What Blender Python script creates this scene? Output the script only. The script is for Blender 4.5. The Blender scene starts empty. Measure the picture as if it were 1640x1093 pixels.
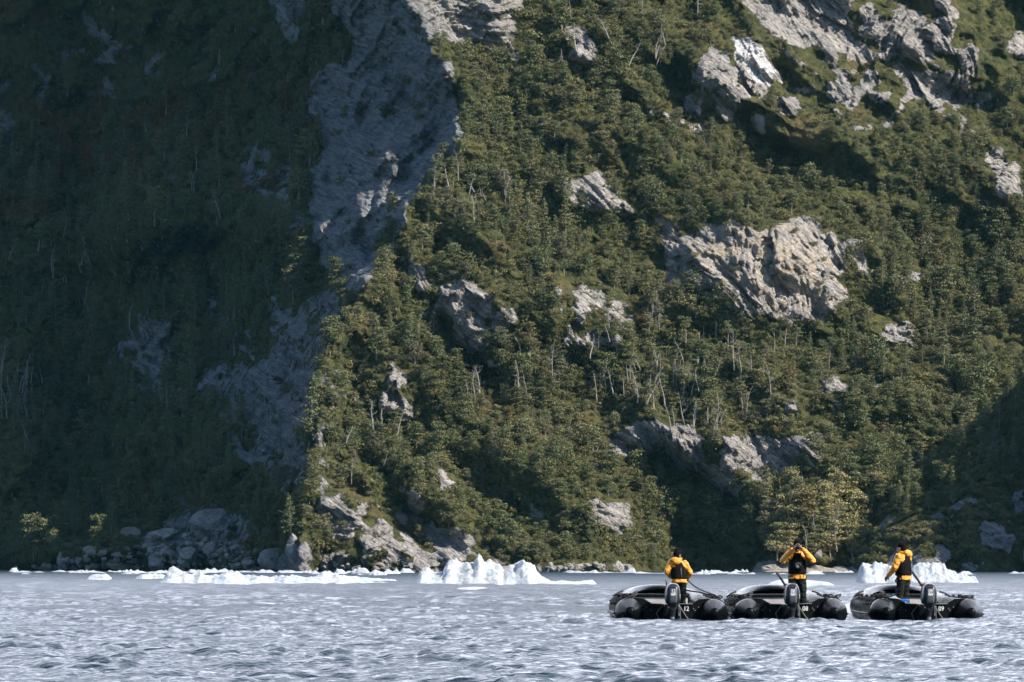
import bpy, bmesh, math, random
import numpy as np
from mathutils import Vector, Matrix, noise as mnoise
R = math.radians
PI = math.pi
SC = bpy.context.scene
COL = SC.collection
random.seed(7)
RNG = np.random.default_rng(11)

# ------------------------------------------------------------------ camera, sky, sun, exposure
FPX = 5000.0          # focal length in photo pixels (photo is 1640 wide)
HY = 904.0            # row of the horizon in the photo
CX = 820.0
CAMH = 1.25           # a low seat in a small boat
cam_d = bpy.data.cameras.new('camera'); cam = bpy.data.objects.new('camera', cam_d); COL.objects.link(cam)
cam.location = (0, 0, CAMH); cam.rotation_euler = (R(90), 0, 0)
cam_d.sensor_width = 36.0; cam_d.lens = 36.0 * FPX / 1640.0
cam_d.shift_y = (HY - 546.5) / 1640.0
cam_d.clip_start = 0.5; cam_d.clip_end = 6000
SC.camera = cam
SUN_AZ, SUN_EL = 60.0, 38.0      # azimuth to the right of straight behind the camera
sv = Vector((math.sin(R(SUN_AZ)) * math.cos(R(SUN_EL)), -math.cos(R(SUN_AZ)) * math.cos(R(SUN_EL)), math.sin(R(SUN_EL))))
w = bpy.data.worlds.new('World'); SC.world = w; w.use_nodes = True
nt = w.node_tree; bg = nt.nodes['Background']
sky = nt.nodes.new('ShaderNodeTexSky'); sky.sky_type = 'NISHITA'; sky.sun_disc = False
sky.sun_elevation = R(SUN_EL); sky.sun_rotation = R(180 - SUN_AZ)
sky.air_density = 1.0; sky.dust_density = 0.4; sky.ozone_density = 4.0
# unseen bright cloud bank, added behind the mountain to brighten the water
tc = nt.nodes.new('ShaderNodeTexCoord'); sx = nt.nodes.new('ShaderNodeSeparateXYZ'); nt.links.new(tc.outputs['Generated'], sx.inputs[0])
cn = nt.nodes.new('ShaderNodeTexNoise'); cn.inputs['Scale'].default_value = 3.5; cn.inputs['Detail'].default_value = 6; nt.links.new(tc.outputs['Generated'], cn.inputs['Vector'])
def wmr(f, a_, b_, lo=0.0, hi=1.0):
    k = nt.nodes.new('ShaderNodeMapRange'); k.interpolation_type = 'SMOOTHSTEP'; nt.links.new(f, k.inputs[0]); k.inputs[1].default_value = a_; k.inputs[2].default_value = b_; k.inputs[3].default_value = lo; k.inputs[4].default_value = hi; return k.outputs[0]
def wmul(p, q): k = nt.nodes.new('ShaderNodeMath'); k.operation = 'MULTIPLY'; nt.links.new(p, k.inputs[0]); nt.links.new(q, k.inputs[1]); return k.outputs[0]
cf = wmul(wmr(sx.outputs[1], 0.40, 0.78), wmr(cn.outputs[0], 0.35, 0.60, 0.35, 1.0))
cm = nt.nodes.new('ShaderNodeMix'); cm.data_type = 'RGBA'; nt.links.new(cf, cm.inputs[0]); nt.links.new(sky.outputs[0], cm.inputs[6]); cm.inputs[7].default_value = (47, 48.5, 56, 1)
nt.links.new(cm.outputs[2], bg.inputs[0]); bg.inputs[1].default_value = 0.082
sd = bpy.data.lights.new('sun', 'SUN'); sd.energy = 4.4; sd.angle = R(0.53); sd.color = (1.0, 0.90, 0.77)
so = bpy.data.objects.new('sun', sd); COL.objects.link(so); so.rotation_euler = sv.to_track_quat('Z', 'Y').to_euler(); so.location = (60, -40, 80)
SC.view_settings.view_transform = 'Standard'; SC.view_settings.look = 'None'
SC.view_settings.exposure = 0.75; SC.view_settings.gamma = 1.0
SC.render.engine = 'CYCLES'
SC.cycles.max_bounces = 4; SC.cycles.diffuse_bounces = 2; SC.cycles.glossy_bounces = 3
SC.cycles.transparent_max_bounces = 4; SC.cycles.volume_bounces = 0; SC.cycles.caustics_reflective = False
SC.cycles.use_adaptive_sampling = True; SC.cycles.adaptive_threshold = 0.02
SC.cycles.use_denoising = True

# ------------------------------------------------------------------ helpers
def tag(o, label=None, cat=None, group=None, kind=None):
    if label: o['label'] = label
    if cat: o['category'] = cat
    if group: o['group'] = group
    if kind: o['kind'] = kind
    return o
def empty(name, loc, rz=0.0):
    o = bpy.data.objects.new(name, None); COL.objects.link(o); o.location = loc; o.rotation_euler = (0, 0, rz); o.empty_display_size = 0.3
    return o
def link_mesh(name, me, mat=None, parent=None, smooth=True):
    o = bpy.data.objects.new(name, me); COL.objects.link(o)
    if mat is not None:
        for m in (mat if isinstance(mat, (list, tuple)) else [mat]): me.materials.append(m)
    if smooth and len(me.polygons): me.polygons.foreach_set('use_smooth', [True] * len(me.polygons))
    if parent is not None: o.parent = parent
    return o
def np_mesh(name, V, F, mi=None):
    """V (n,3), F (m,3|4) arrays -> mesh, fast."""
    me = bpy.data.meshes.new(name)
    V = np.asarray(V, np.float32); F = np.asarray(F, np.int32)
    k = F.shape[1] if len(F) else 4
    me.vertices.add(len(V)); me.vertices.foreach_set('co', V.ravel())
    me.loops.add(F.size); me.loops.foreach_set('vertex_index', F.ravel())
    me.polygons.add(len(F)); me.polygons.foreach_set('loop_start', np.arange(0, F.size, k, dtype=np.int32))
    if mi is not None: me.polygons.foreach_set('material_index', np.asarray(mi, np.int32))
    me.update(calc_edges=True); me.validate()
    return me
def py_mesh(name, V, F):
    me = bpy.data.meshes.new(name); me.from_pydata([tuple(v) for v in V], [], F); me.update(); return me
def fattr(me, name, arr, typ='FLOAT', dom='POINT'):
    a = me.attributes.new(name, typ, dom)
    key = {'FLOAT': 'value', 'INT': 'value', 'FLOAT_VECTOR': 'vector', 'FLOAT_COLOR': 'color'}[typ]
    a.data.foreach_set(key, np.asarray(arr, np.int32 if typ == 'INT' else np.float32).ravel())
class G:
    """collects shapes (lists of verts and faces) that become ONE mesh"""
    def __init__(s): s.V = []; s.F = []
    def add(s, V, F):
        b = len(s.V); s.V += [tuple(v) for v in V]; s.F += [tuple(i + b for i in f) for f in F]; return s
    def box(s, c, d, rot=None, bev=0.0):
        cx, cy, cz = c; dx, dy, dz = d[0] / 2, d[1] / 2, d[2] / 2
        bm = bmesh.new(); bmesh.ops.create_cube(bm, size=1.0)
        for v in bm.verts: v.co = Vector((v.co.x * dx * 2, v.co.y * dy * 2, v.co.z * dz * 2))
        if bev > 0: bmesh.ops.bevel(bm, geom=list(bm.edges), offset=bev, segments=2, profile=0.5, affect='EDGES')
        M = Matrix.Translation(c) @ (rot if rot is not None else Matrix.Identity(4))
        bm.verts.ensure_lookup_table(); bm.verts.index_update()
        s.add([M @ v.co for v in bm.verts], [[v.index for v in f.verts] for f in bm.faces]); bm.free(); return s
    def tube(s, pts, rad, n=8, cap=True, flat=None):
        pts = [Vector(p) for p in pts]; m = len(pts)
        rad = rad if isinstance(rad, (list, tuple)) else [rad] * m
        V = []; F = []; up = Vector((0, 0, 1)); prev = None
        for i, p in enumerate(pts):
            t = (pts[min(i + 1, m - 1)] - pts[max(i - 1, 0)]).normalized()
            if prev is None:
                a = t.cross(up if abs(t.z) < 0.9 else Vector((1, 0, 0))).normalized()
            else:
                a = (prev - t * prev.dot(t)).normalized()
            prev = a; b = t.cross(a)
            for k in range(n):
                q = 2 * PI * k / n; V.append(p + (a * math.cos(q) + b * math.sin(q) * (flat or 1.0)) * rad[i])
        for i in range(m - 1):
            for k in range(n): F.append((i * n + k, i * n + (k + 1) % n, (i + 1) * n + (k + 1) % n, (i + 1) * n + k))
        if cap: F.append(tuple(range(n))[::-1]); F.append(tuple((m - 1) * n + k for k in range(n)))
        return s.add(V, F)
    def capsule(s, p0, p1, r0, r1, n=12):
        p0 = Vector(p0); p1 = Vector(p1); t = (p1 - p0)
        if t.length < 1e-6: t = Vector((0, 0, 1))
        u = t.normalized(); P = []; Q = []
        for k in (1.0, .8, .45): P.append(p0 - u * r0 * k); Q.append(r0 * math.sqrt(max(0.0, 1 - k * k)) + r0 * 0.02)
        P += [p0, (p0 + p1) / 2, p1]; Q += [r0, (r0 + r1) / 2, r1]
        for k in (.45, .8, 1.0): P.append(p1 + u * r1 * k); Q.append(r1 * math.sqrt(max(0.0, 1 - k * k)) + r1 * 0.02)
        return s.tube(P, Q, n)
    def ell(s, c, r, rot=None, n=16, m=10):
        V = []; F = []; M = rot if rot is not None else Matrix.Identity(3)
        for i in range(1, m):
            a = PI * i / m
            for k in range(n):
                b = 2 * PI * k / n
                V.append(Vector(c) + M @ Vector((r[0] * math.sin(a) * math.cos(b), r[1] * math.sin(a) * math.sin(b), r[2] * math.cos(a))))
        for i in range(m - 2):
            for k in range(n): F.append((i * n + k, (i + 1) * n + k, (i + 1) * n + (k + 1) % n, i * n + (k + 1) % n))
        V.append(Vector(c) + M @ Vector((0, 0, r[2]))); V.append(Vector(c) - M @ Vector((0, 0, r[2])))
        a = len(V) - 2
        for k in range(n):
            F.append((a, k, (k + 1) % n)); F.append((a + 1, (m - 2) * n + (k + 1) % n, (m - 2) * n + k))
        return s.add(V, F)
    def loft(s, rings, n=20, pw=2.4, M=None):
        """rings: (cx, cy, z, rx, ry); super-ellipse sections"""
        V = []; F = []
        for (cx, cy, z, rx, ry) in rings:
            for k in range(n):
                q = 2 * PI * k / n; c, d = math.cos(q), math.sin(q)
                v = Vector((cx + rx * math.copysign(abs(c) ** (2 / pw), c), cy + ry * math.copysign(abs(d) ** (2 / pw), d), z))
                V.append(M @ v if M is not None else v)
        m = len(rings)
        for i in range(m - 1):
            for k in range(n): F.append((i * n + k, i * n + (k + 1) % n, (i + 1) * n + (k + 1) % n, (i + 1) * n + k))
        F.append(tuple(range(n))[::-1]); F.append(tuple((m - 1) * n + k for k in range(n)))
        return s.add(V, F)
    def build(s, name, mat, parent=None, smooth=True):
        return link_mesh(name, py_mesh(name, s.V, s.F), mat, parent, smooth)
    def remesh(s, name, mat, parent=None, vox=0.012, smooth=3, wr=0.0, ws=14.0, seed=0.0):
        me = py_mesh(name, s.V, s.F); t = bpy.data.objects.new('tmp', me); COL.objects.link(t)
        m = t.modifiers.new('r', 'REMESH'); m.mode = 'VOXEL'; m.voxel_size = vox
        if smooth: m2 = t.modifiers.new('s', 'SMOOTH'); m2.iterations = smooth; m2.factor = 0.5
        dg = bpy.context.evaluated_depsgraph_get(); dg.update()
        out = bpy.data.meshes.new_from_object(t.evaluated_get(dg)); out.name = name
        bpy.data.objects.remove(t); bpy.data.meshes.remove(me)
        if wr > 0:
            for v in out.vertices:
                p = v.co * ws; k = mnoise.noise(Vector((p.x + seed, p.y * 1.0, p.z * 1.6))) + 0.6 * mnoise.noise(Vector((p.x * 2.1, p.y * 2.1 + seed, p.z * 3)))
                v.co = v.co + v.normal * k * wr
        out.materials.clear()
        return link_mesh(name, out, mat, parent, True)

# ---- gradient noise, numpy
_perm = np.random.default_rng(5).permutation(256).astype(np.int64); _perm = np.concatenate([_perm, _perm, _perm])
_gr = np.array([[math.cos(a), math.sin(a)] for a in np.linspace(0, 2 * PI, 32, endpoint=False)])
def pnoise(x, y, seed=0):
    xi = np.floor(x).astype(np.int64); yi = np.floor(y).astype(np.int64); xf = x - xi; yf = y - yi
    u = xf * xf * xf * (xf * (xf * 6 - 15) + 10); v = yf * yf * yf * (yf * (yf * 6 - 15) + 10)
    def g(i, j, a, b):
        h = _perm[(_perm[(i + seed * 37) & 255] + j) & 255] & 31
        return _gr[h, 0] * a + _gr[h, 1] * b
    n00 = g(xi, yi, xf, yf); n10 = g(xi + 1, yi, xf - 1, yf); n01 = g(xi, yi + 1, xf, yf - 1); n11 = g(xi + 1, yi + 1, xf - 1, yf - 1)
    return ((n00 * (1 - u) + n10 * u) * (1 - v) + (n01 * (1 - u) + n11 * u) * v) * 1.5
def fbm(x, y, o=4, seed=0, gain=0.5):
    r = 0; a = 1.0; s = 1.0
    for i in range(o): r = r + a * pnoise(x * s + 13.7 * i, y * s - 7.1 * i, seed + i); a *= gain; s *= 2.03
    return r
def ridged(x, y, o=4, seed=0, gain=0.55):
    r = 0; a = 1.0; s = 1.0
    for i in range(o): r = r + a * (1 - 2 * np.abs(pnoise(x * s + 3.3 * i, y * s + 9.1 * i, seed + i))); a *= gain; s *= 2.1
    return r
def facets(x, y, seed=0):
    """blocky jointed surface: every cell its own tilted plane"""
    rg = np.random.default_rng(900 + seed); T = rg.random((64, 64, 5)); xi = np.floor(x).astype(int); yi = np.floor(y).astype(int)
    best = np.full(x.shape, 1e9); out = np.zeros(x.shape)
    for i in (-1, 0, 1):
        for j in (-1, 0, 1):
            c = T[(xi + i) & 63, (yi + j) & 63]; dx = x - (xi + i + c[..., 0]); dy = y - (yi + j + c[..., 1]); d = dx * dx + dy * dy
            h = (c[..., 2] - .5) + (c[..., 3] - .5) * 1.5 * dx + (c[..., 4] - .5) * 1.5 * dy; m = d < best; out = np.where(m, h, out); best = np.where(m, d, best)
    return out
def sstep(a, b, x):
    t = np.clip((x - a) / (b - a), 0, 1); return t * t * (3 - 2 * t)

# ------------------------------------------------------------------ materials
MATS = {}
def newmat(name):
    m = bpy.data.materials.new(name); m.use_nodes = True; MATS[name] = m; return m
def simple(name, col, rough=0.6, metal=0.0, spec=0.5, bump=None, coat=0.0, var=0.0, vs=3.0):
    m = newmat(name); n = m.node_tree.nodes; l = m.node_tree.links; b = n['Principled BSDF']
    b.inputs['Base Color'].default_value = (*col, 1); b.inputs['Roughness'].default_value = rough; b.inputs['Metallic'].default_value = metal
    b.inputs['Specular IOR Level'].default_value = spec; b.inputs['Coat Weight'].default_value = coat
    tc = n.new('ShaderNodeTexCoord')
    if var > 0:
        t = n.new('ShaderNodeTexNoise'); t.inputs['Scale'].default_value = vs; t.inputs['Detail'].default_value = 6; l.new(tc.outputs['Object'], t.inputs['Vector'])
        mr = n.new('ShaderNodeMapRange'); mr.inputs[1].default_value = 0.3; mr.inputs[2].default_value = 0.7; mr.inputs[3].default_value = 1 - var; mr.inputs[4].default_value = 1 + var
        l.new(t.outputs[0], mr.inputs[0])
        mx = n.new('ShaderNodeVectorMath'); mx.operation = 'SCALE'; mx.inputs[0].default_value = col; l.new(mr.outputs[0], mx.inputs['Scale']); l.new(mx.outputs[0], b.inputs['Base Color'])
        mr2 = n.new('ShaderNodeMapRange'); mr2.inputs[1].default_value = 0.3; mr2.inputs[2].default_value = 0.7; mr2.inputs[3].default_value = rough * 0.8; mr2.inputs[4].default_value = min(1, rough * 1.25)
        l.new(t.outputs[0], mr2.inputs[0]); l.new(mr2.outputs[0], b.inputs['Roughness'])
    if bump:
        t = n.new('ShaderNodeTexNoise'); t.inputs['Scale'].default_value = bump[0]; t.inputs['Detail'].default_value = 5; l.new(tc.outputs['Object'], t.inputs['Vector'])
        bp = n.new('ShaderNodeBump'); bp.inputs['Strength'].default_value = bump[1]; bp.inputs['Distance'].default_value = bump[2]
        l.new(t.outputs[0], bp.inputs['Height']); l.new(bp.outputs[0], b.inputs['Normal'])
    return m
class NT:
    """small node-graph writer"""
    def __init__(s, m): s.n = m.node_tree.nodes; s.l = m.node_tree.links; s.b = s.n['Principled BSDF']
    def put(s, sock, v):
        if isinstance(v, bpy.types.NodeSocket): s.l.new(v, sock)
        else: sock.default_value = v
    def math(s, op, a, b=0.0, c=None, clamp=False):
        k = s.n.new('ShaderNodeMath'); k.operation = op; k.use_clamp = clamp; s.put(k.inputs[0], a); s.put(k.inputs[1], b)
        if c is not None: s.put(k.inputs[2], c)
        return k.outputs[0]
    def noise(s, vec, scale, detail=5, rough=0.55, dist=0.0):
        k = s.n.new('ShaderNodeTexNoise'); k.inputs['Scale'].default_value = scale; k.inputs['Detail'].default_value = detail
        k.inputs['Roughness'].default_value = rough; k.inputs['Distortion'].default_value = dist; s.l.new(vec, k.inputs['Vector']); return k.outputs[0]
    def voro(s, vec, scale, feat='DISTANCE_TO_EDGE'):
        k = s.n.new('ShaderNodeTexVoronoi'); k.feature = feat; k.inputs['Scale'].default_value = scale; s.l.new(vec, k.inputs['Vector']); return k.outputs[0]
    def ramp(s, f, a, b, lo=0.0, hi=1.0, smooth=True):
        k = s.n.new('ShaderNodeMapRange'); k.interpolation_type = 'SMOOTHSTEP' if smooth else 'LINEAR'
        s.put(k.inputs[0], f); k.inputs[1].default_value = a; k.inputs[2].default_value = b; k.inputs[3].default_value = lo; k.inputs[4].default_value = hi; return k.outputs[0]
    def mix(s, f, a, b):
        k = s.n.new('ShaderNodeMix'); k.data_type = 'RGBA'; s.put(k.inputs[0], f)
        s.put(k.inputs[6], a if isinstance(a, bpy.types.NodeSocket) else (*a, 1)); s.put(k.inputs[7], b if isinstance(b, bpy.types.NodeSocket) else (*b, 1)); return k.outputs[2]
    def attr(s, name):
        k = s.n.new('ShaderNodeAttribute'); k.attribute_name = name; return k.outputs['Fac']
    def mapping(s, vec, rot=(0, 0, 0), scale=(1, 1, 1)):
        k = s.n.new('ShaderNodeMapping'); k.inputs['Rotation'].default_value = rot; k.inputs['Scale'].default_value = scale; s.l.new(vec, k.inputs[0]); return k.outputs[0]
    def pos(s): return s.n.new('ShaderNodeNewGeometry').outputs['Position']
    def obj(s): return s.n.new('ShaderNodeTexCoord').outputs['Object']
    def bump(s, h, strength, dist, normal=None):
        k = s.n.new('ShaderNodeBump'); k.inputs['Strength'].default_value = strength; k.inputs['Distance'].default_value = dist; s.l.new(h, k.inputs['Height'])
        if normal is not None: s.l.new(normal, k.inputs['Normal'])
        return k.outputs[0]

def rock_graph(g, P, bscale=1.0):
    """colour socket and bump socket of weathered grey schist"""
    def dot(v):
        k = g.n.new('ShaderNodeVectorMath'); k.operation = 'DOT_PRODUCT'; g.l.new(P, k.inputs[0]); k.inputs[1].default_value = v; return k.outputs['Value']
    cb = g.n.new('ShaderNodeCombineXYZ'); ca, sa = math.cos(R(38)), math.sin(R(38))       # slanted foliation, dipping to the right
    g.l.new(dot((ca * .32, 0.03, -sa * .32)), cb.inputs[0]); g.l.new(dot((0.05, .16, 0.1)), cb.inputs[1]); g.l.new(dot((sa * 1.6, 0.06, ca * 1.6)), cb.inputs[2]); st = cb.outputs[0]
    n1 = g.noise(st, 0.9 * bscale, 10, 0.66, 0.5); n2 = g.noise(P, 0.16 * bscale, 6, 0.6, 0.8); n3 = g.noise(P, 2.6 * bscale, 6, 0.7); n4 = g.noise(st, 3.2 * bscale, 6, 0.7, 0.3)
    c = g.mix(g.ramp(n1, 0.36, 0.62), (0.27, 0.262, 0.262), (0.56, 0.53, 0.50))
    c = g.mix(g.ramp(n2, 0.42, 0.70, 0, .8), c, (0.60, 0.57, 0.54))
    c = g.mix(g.ramp(n3, 0.52, 0.75, 0, .5), c, (0.66, 0.635, 0.61))
    c = g.mix(g.ramp(n4, 0.34, 0.46, .42, 0), c, (0.12, 0.12, 0.125))
    wp = g.n.new('ShaderNodeVectorMath'); wp.operation = 'MULTIPLY_ADD'; nz = g.n.new('ShaderNodeTexNoise'); nz.inputs['Scale'].default_value = .5 * bscale; nz.inputs['Detail'].default_value = 7; g.l.new(P, nz.inputs['Vector'])
    g.l.new(nz.outputs['Color'], wp.inputs[0]); wp.inputs[1].default_value = (2.2, 2.2, 2.2); g.l.new(st, wp.inputs[2])
    cr = g.voro(wp.outputs[0], 0.75 * bscale); cr2 = g.voro(wp.outputs[0], 2.1 * bscale)
    c = g.mix(g.ramp(cr, 0.0, 0.035, 0.6, 0.0), c, (0.07, 0.072, 0.075))
    c = g.mix(g.ramp(g.noise(P, 0.8 * bscale, 9, 0.78, 0.6), 0.56, 0.64, 0, .28), c, (0.10, 0.105, 0.08))
    h = g.math('ADD', g.math('MULTIPLY', n1, 1.1), g.math('MULTIPLY', g.ramp(cr, 0.0, 0.10), 0.28)); h = g.math('ADD', h, g.math('MULTIPLY', g.ramp(cr2, 0.0, 0.12), 0.10))
    h = g.math('ADD', h, g.math('ADD', g.math('MULTIPLY', n3, 0.16), g.math('MULTIPLY', n4, 0.22)))
    return c, h

m = newmat('mountain_surface'); g = NT(m); P = g.pos()
rc, rh = rock_graph(g, P)
sl = g.attr('shade_tint'); tn = g.n.new('ShaderNodeMix'); tn.data_type = 'RGBA'; tn.blend_type = 'MULTIPLY'; tn.inputs[0].default_value = 1.0; g.l.new(rc, tn.inputs[6]); tn.inputs[7].default_value = (0.70, 0.76, 0.83, 1); rc = g.mix(sl, rc, tn.outputs[2])  # painted shade: rock colour darkened and blued on the shaded side
rk = g.attr('rock'); oc = g.attr('ochre'); wh = g.attr('white')
fn = g.noise(P, 0.55, 8, 0.68); fn2 = g.noise(P, 0.10, 4, 0.6)
rc = g.mix(g.math('MULTIPLY', oc, g.ramp(g.noise(P, 0.22, 6, 0.6, 1.0), 0.40, 0.62)), rc, (0.64, 0.54, 0.41))
rc = g.mix(g.math('MULTIPLY', wh, g.ramp(g.noise(P, 1.1, 5, 0.6), 0.30, 0.42)), rc, (0.86, 0.86, 0.88))
vg = g.mix(g.ramp(fn, 0.38, 0.66), (0.045, 0.060, 0.022), (0.150, 0.150, 0.052))
vg = g.mix(g.ramp(fn2, 0.52, 0.72, 0.0, 0.7), vg, (0.22, 0.165, 0.075))
vg = g.mix(g.ramp(g.noise(P, 3.0, 4, 0.7), 0.55, 0.75, 0, 0.6), vg, (0.16, 0.13, 0.06))
mask = g.ramp(g.math('ADD', rk, g.math('MULTIPLY', g.math('SUBTRACT', g.noise(P, 0.35, 10, 0.72, 0.4), 0.5), 2.6)), 0.44, 0.56)
g.l.new(g.mix(mask, vg, rc), g.b.inputs['Base Color'])
g.b.inputs['Roughness'].default_value = 0.9; g.b.inputs['Specular IOR Level'].default_value = 0.25
vh = g.math('MULTIPLY', g.noise(P, 2.2, 6, 0.7), 0.8)
k = g.n.new('ShaderNodeMix'); k.data_type = 'FLOAT'; g.l.new(mask, k.inputs[0]); g.l.new(vh, k.inputs[2]); g.l.new(rh, k.inputs[3])
g.l.new(g.bump(k.outputs[0], 1.0, 1.3), g.b.inputs['Normal'])
M_TERR = m

m = newmat('boulder_stone'); g = NT(m); P = g.pos(); rc, rh = rock_graph(g, P, 2.2)
oi = g.n.new('ShaderNodeObjectInfo').outputs['Random']
rc = g.mix(g.ramp(oi, 0.55, 1.0, 0, 0.6), rc, (0.46, 0.40, 0.33)); rc = g.mix(g.ramp(g.noise(P, 0.7, 6, .65), 0.58, 0.70, 0, .85), rc, (0.085, 0.085, 0.035))
g.l.new(rc, g.b.inputs['Base Color']); g.l.new(g.bump(rh, 1.0, 0.35), g.b.inputs['Normal']); g.b.inputs['Roughness'].default_value = 0.88
M_BOULDER = m

def leafmat(name, c1, c2, c3):
    m = newmat(name); g = NT(m); P = g.pos(); oi = g.n.new('ShaderNodeObjectInfo').outputs['Random']
    patch = g.noise(P, 0.055, 4, 0.6); fine = g.noise(P, 1.3, 4, 0.65)
    c = g.mix(g.ramp(oi, 0.0, 1.0, 0, 1, False), c1, c2)
    c = g.mix(g.ramp(patch, 0.42, 0.66, 0, 0.75), c, c3); c = g.mix(g.ramp(g.noise(P, 0.035, 5, 0.65, .5), 0.52, 0.64, 0, .6), c, tuple(v * .5 for v in c1)); c = g.mix(g.ramp(g.noise(P, 0.045, 3, 0.6, 1.5), 0.60, 0.72, 0, .5), c, (0.24, 0.22, 0.085))
    c = g.mix(g.ramp(fine, 0.40, 0.72, 0, 0.6), c, tuple(min(1, v * 1.9) for v in c3))
    odd = g.math('FRACT', g.math('MULTIPLY', oi, 17.31))
    c = g.mix(g.ramp(odd, 0.93, 0.99, 0, 0.6), c, (0.185, 0.135, 0.05))
    c = g.mix(g.ramp(g.math('FRACT', g.math('MULTIPLY', oi, 41.7)), 0.86, 0.98, 0, 0.7), c, (0.17, 0.155, 0.11))
    px_ = g.n.new('ShaderNodeSeparateXYZ'); g.l.new(P, px_.inputs[0])
    rust = g.math('MULTIPLY', g.math('MULTIPLY', g.ramp(px_.outputs[0], -32, -48), g.ramp(px_.outputs[2], 66, 88)), g.ramp(g.noise(P, 0.09, 4, .6), 0.50, 0.62, 0, .8))
    c = g.mix(rust, c, (0.20, 0.085, 0.025))
    g.l.new(c, g.b.inputs['Base Color']); g.b.inputs['Roughness'].default_value = 0.65; g.b.inputs['Specular IOR Level'].default_value = 0.2
    return m
M_LEAF = leafmat('beech_leaves', (0.074, 0.102, 0.044), (0.138, 0.158, 0.070), (0.180, 0.182, 0.092))
M_SHRUB = leafmat('shrub_leaves', (0.078, 0.100, 0.038), (0.150, 0.158, 0.062), (0.200, 0.185, 0.088))
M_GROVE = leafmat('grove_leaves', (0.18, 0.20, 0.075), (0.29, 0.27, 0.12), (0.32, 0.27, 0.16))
M_BARK = simple('pale_bark', (0.24, 0.225, 0.20), 0.9, var=0.35, vs=2.0)
M_DEAD = simple('bleached_wood', (0.31, 0.295, 0.27), 0.85, var=0.25, vs=2.0)
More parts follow.
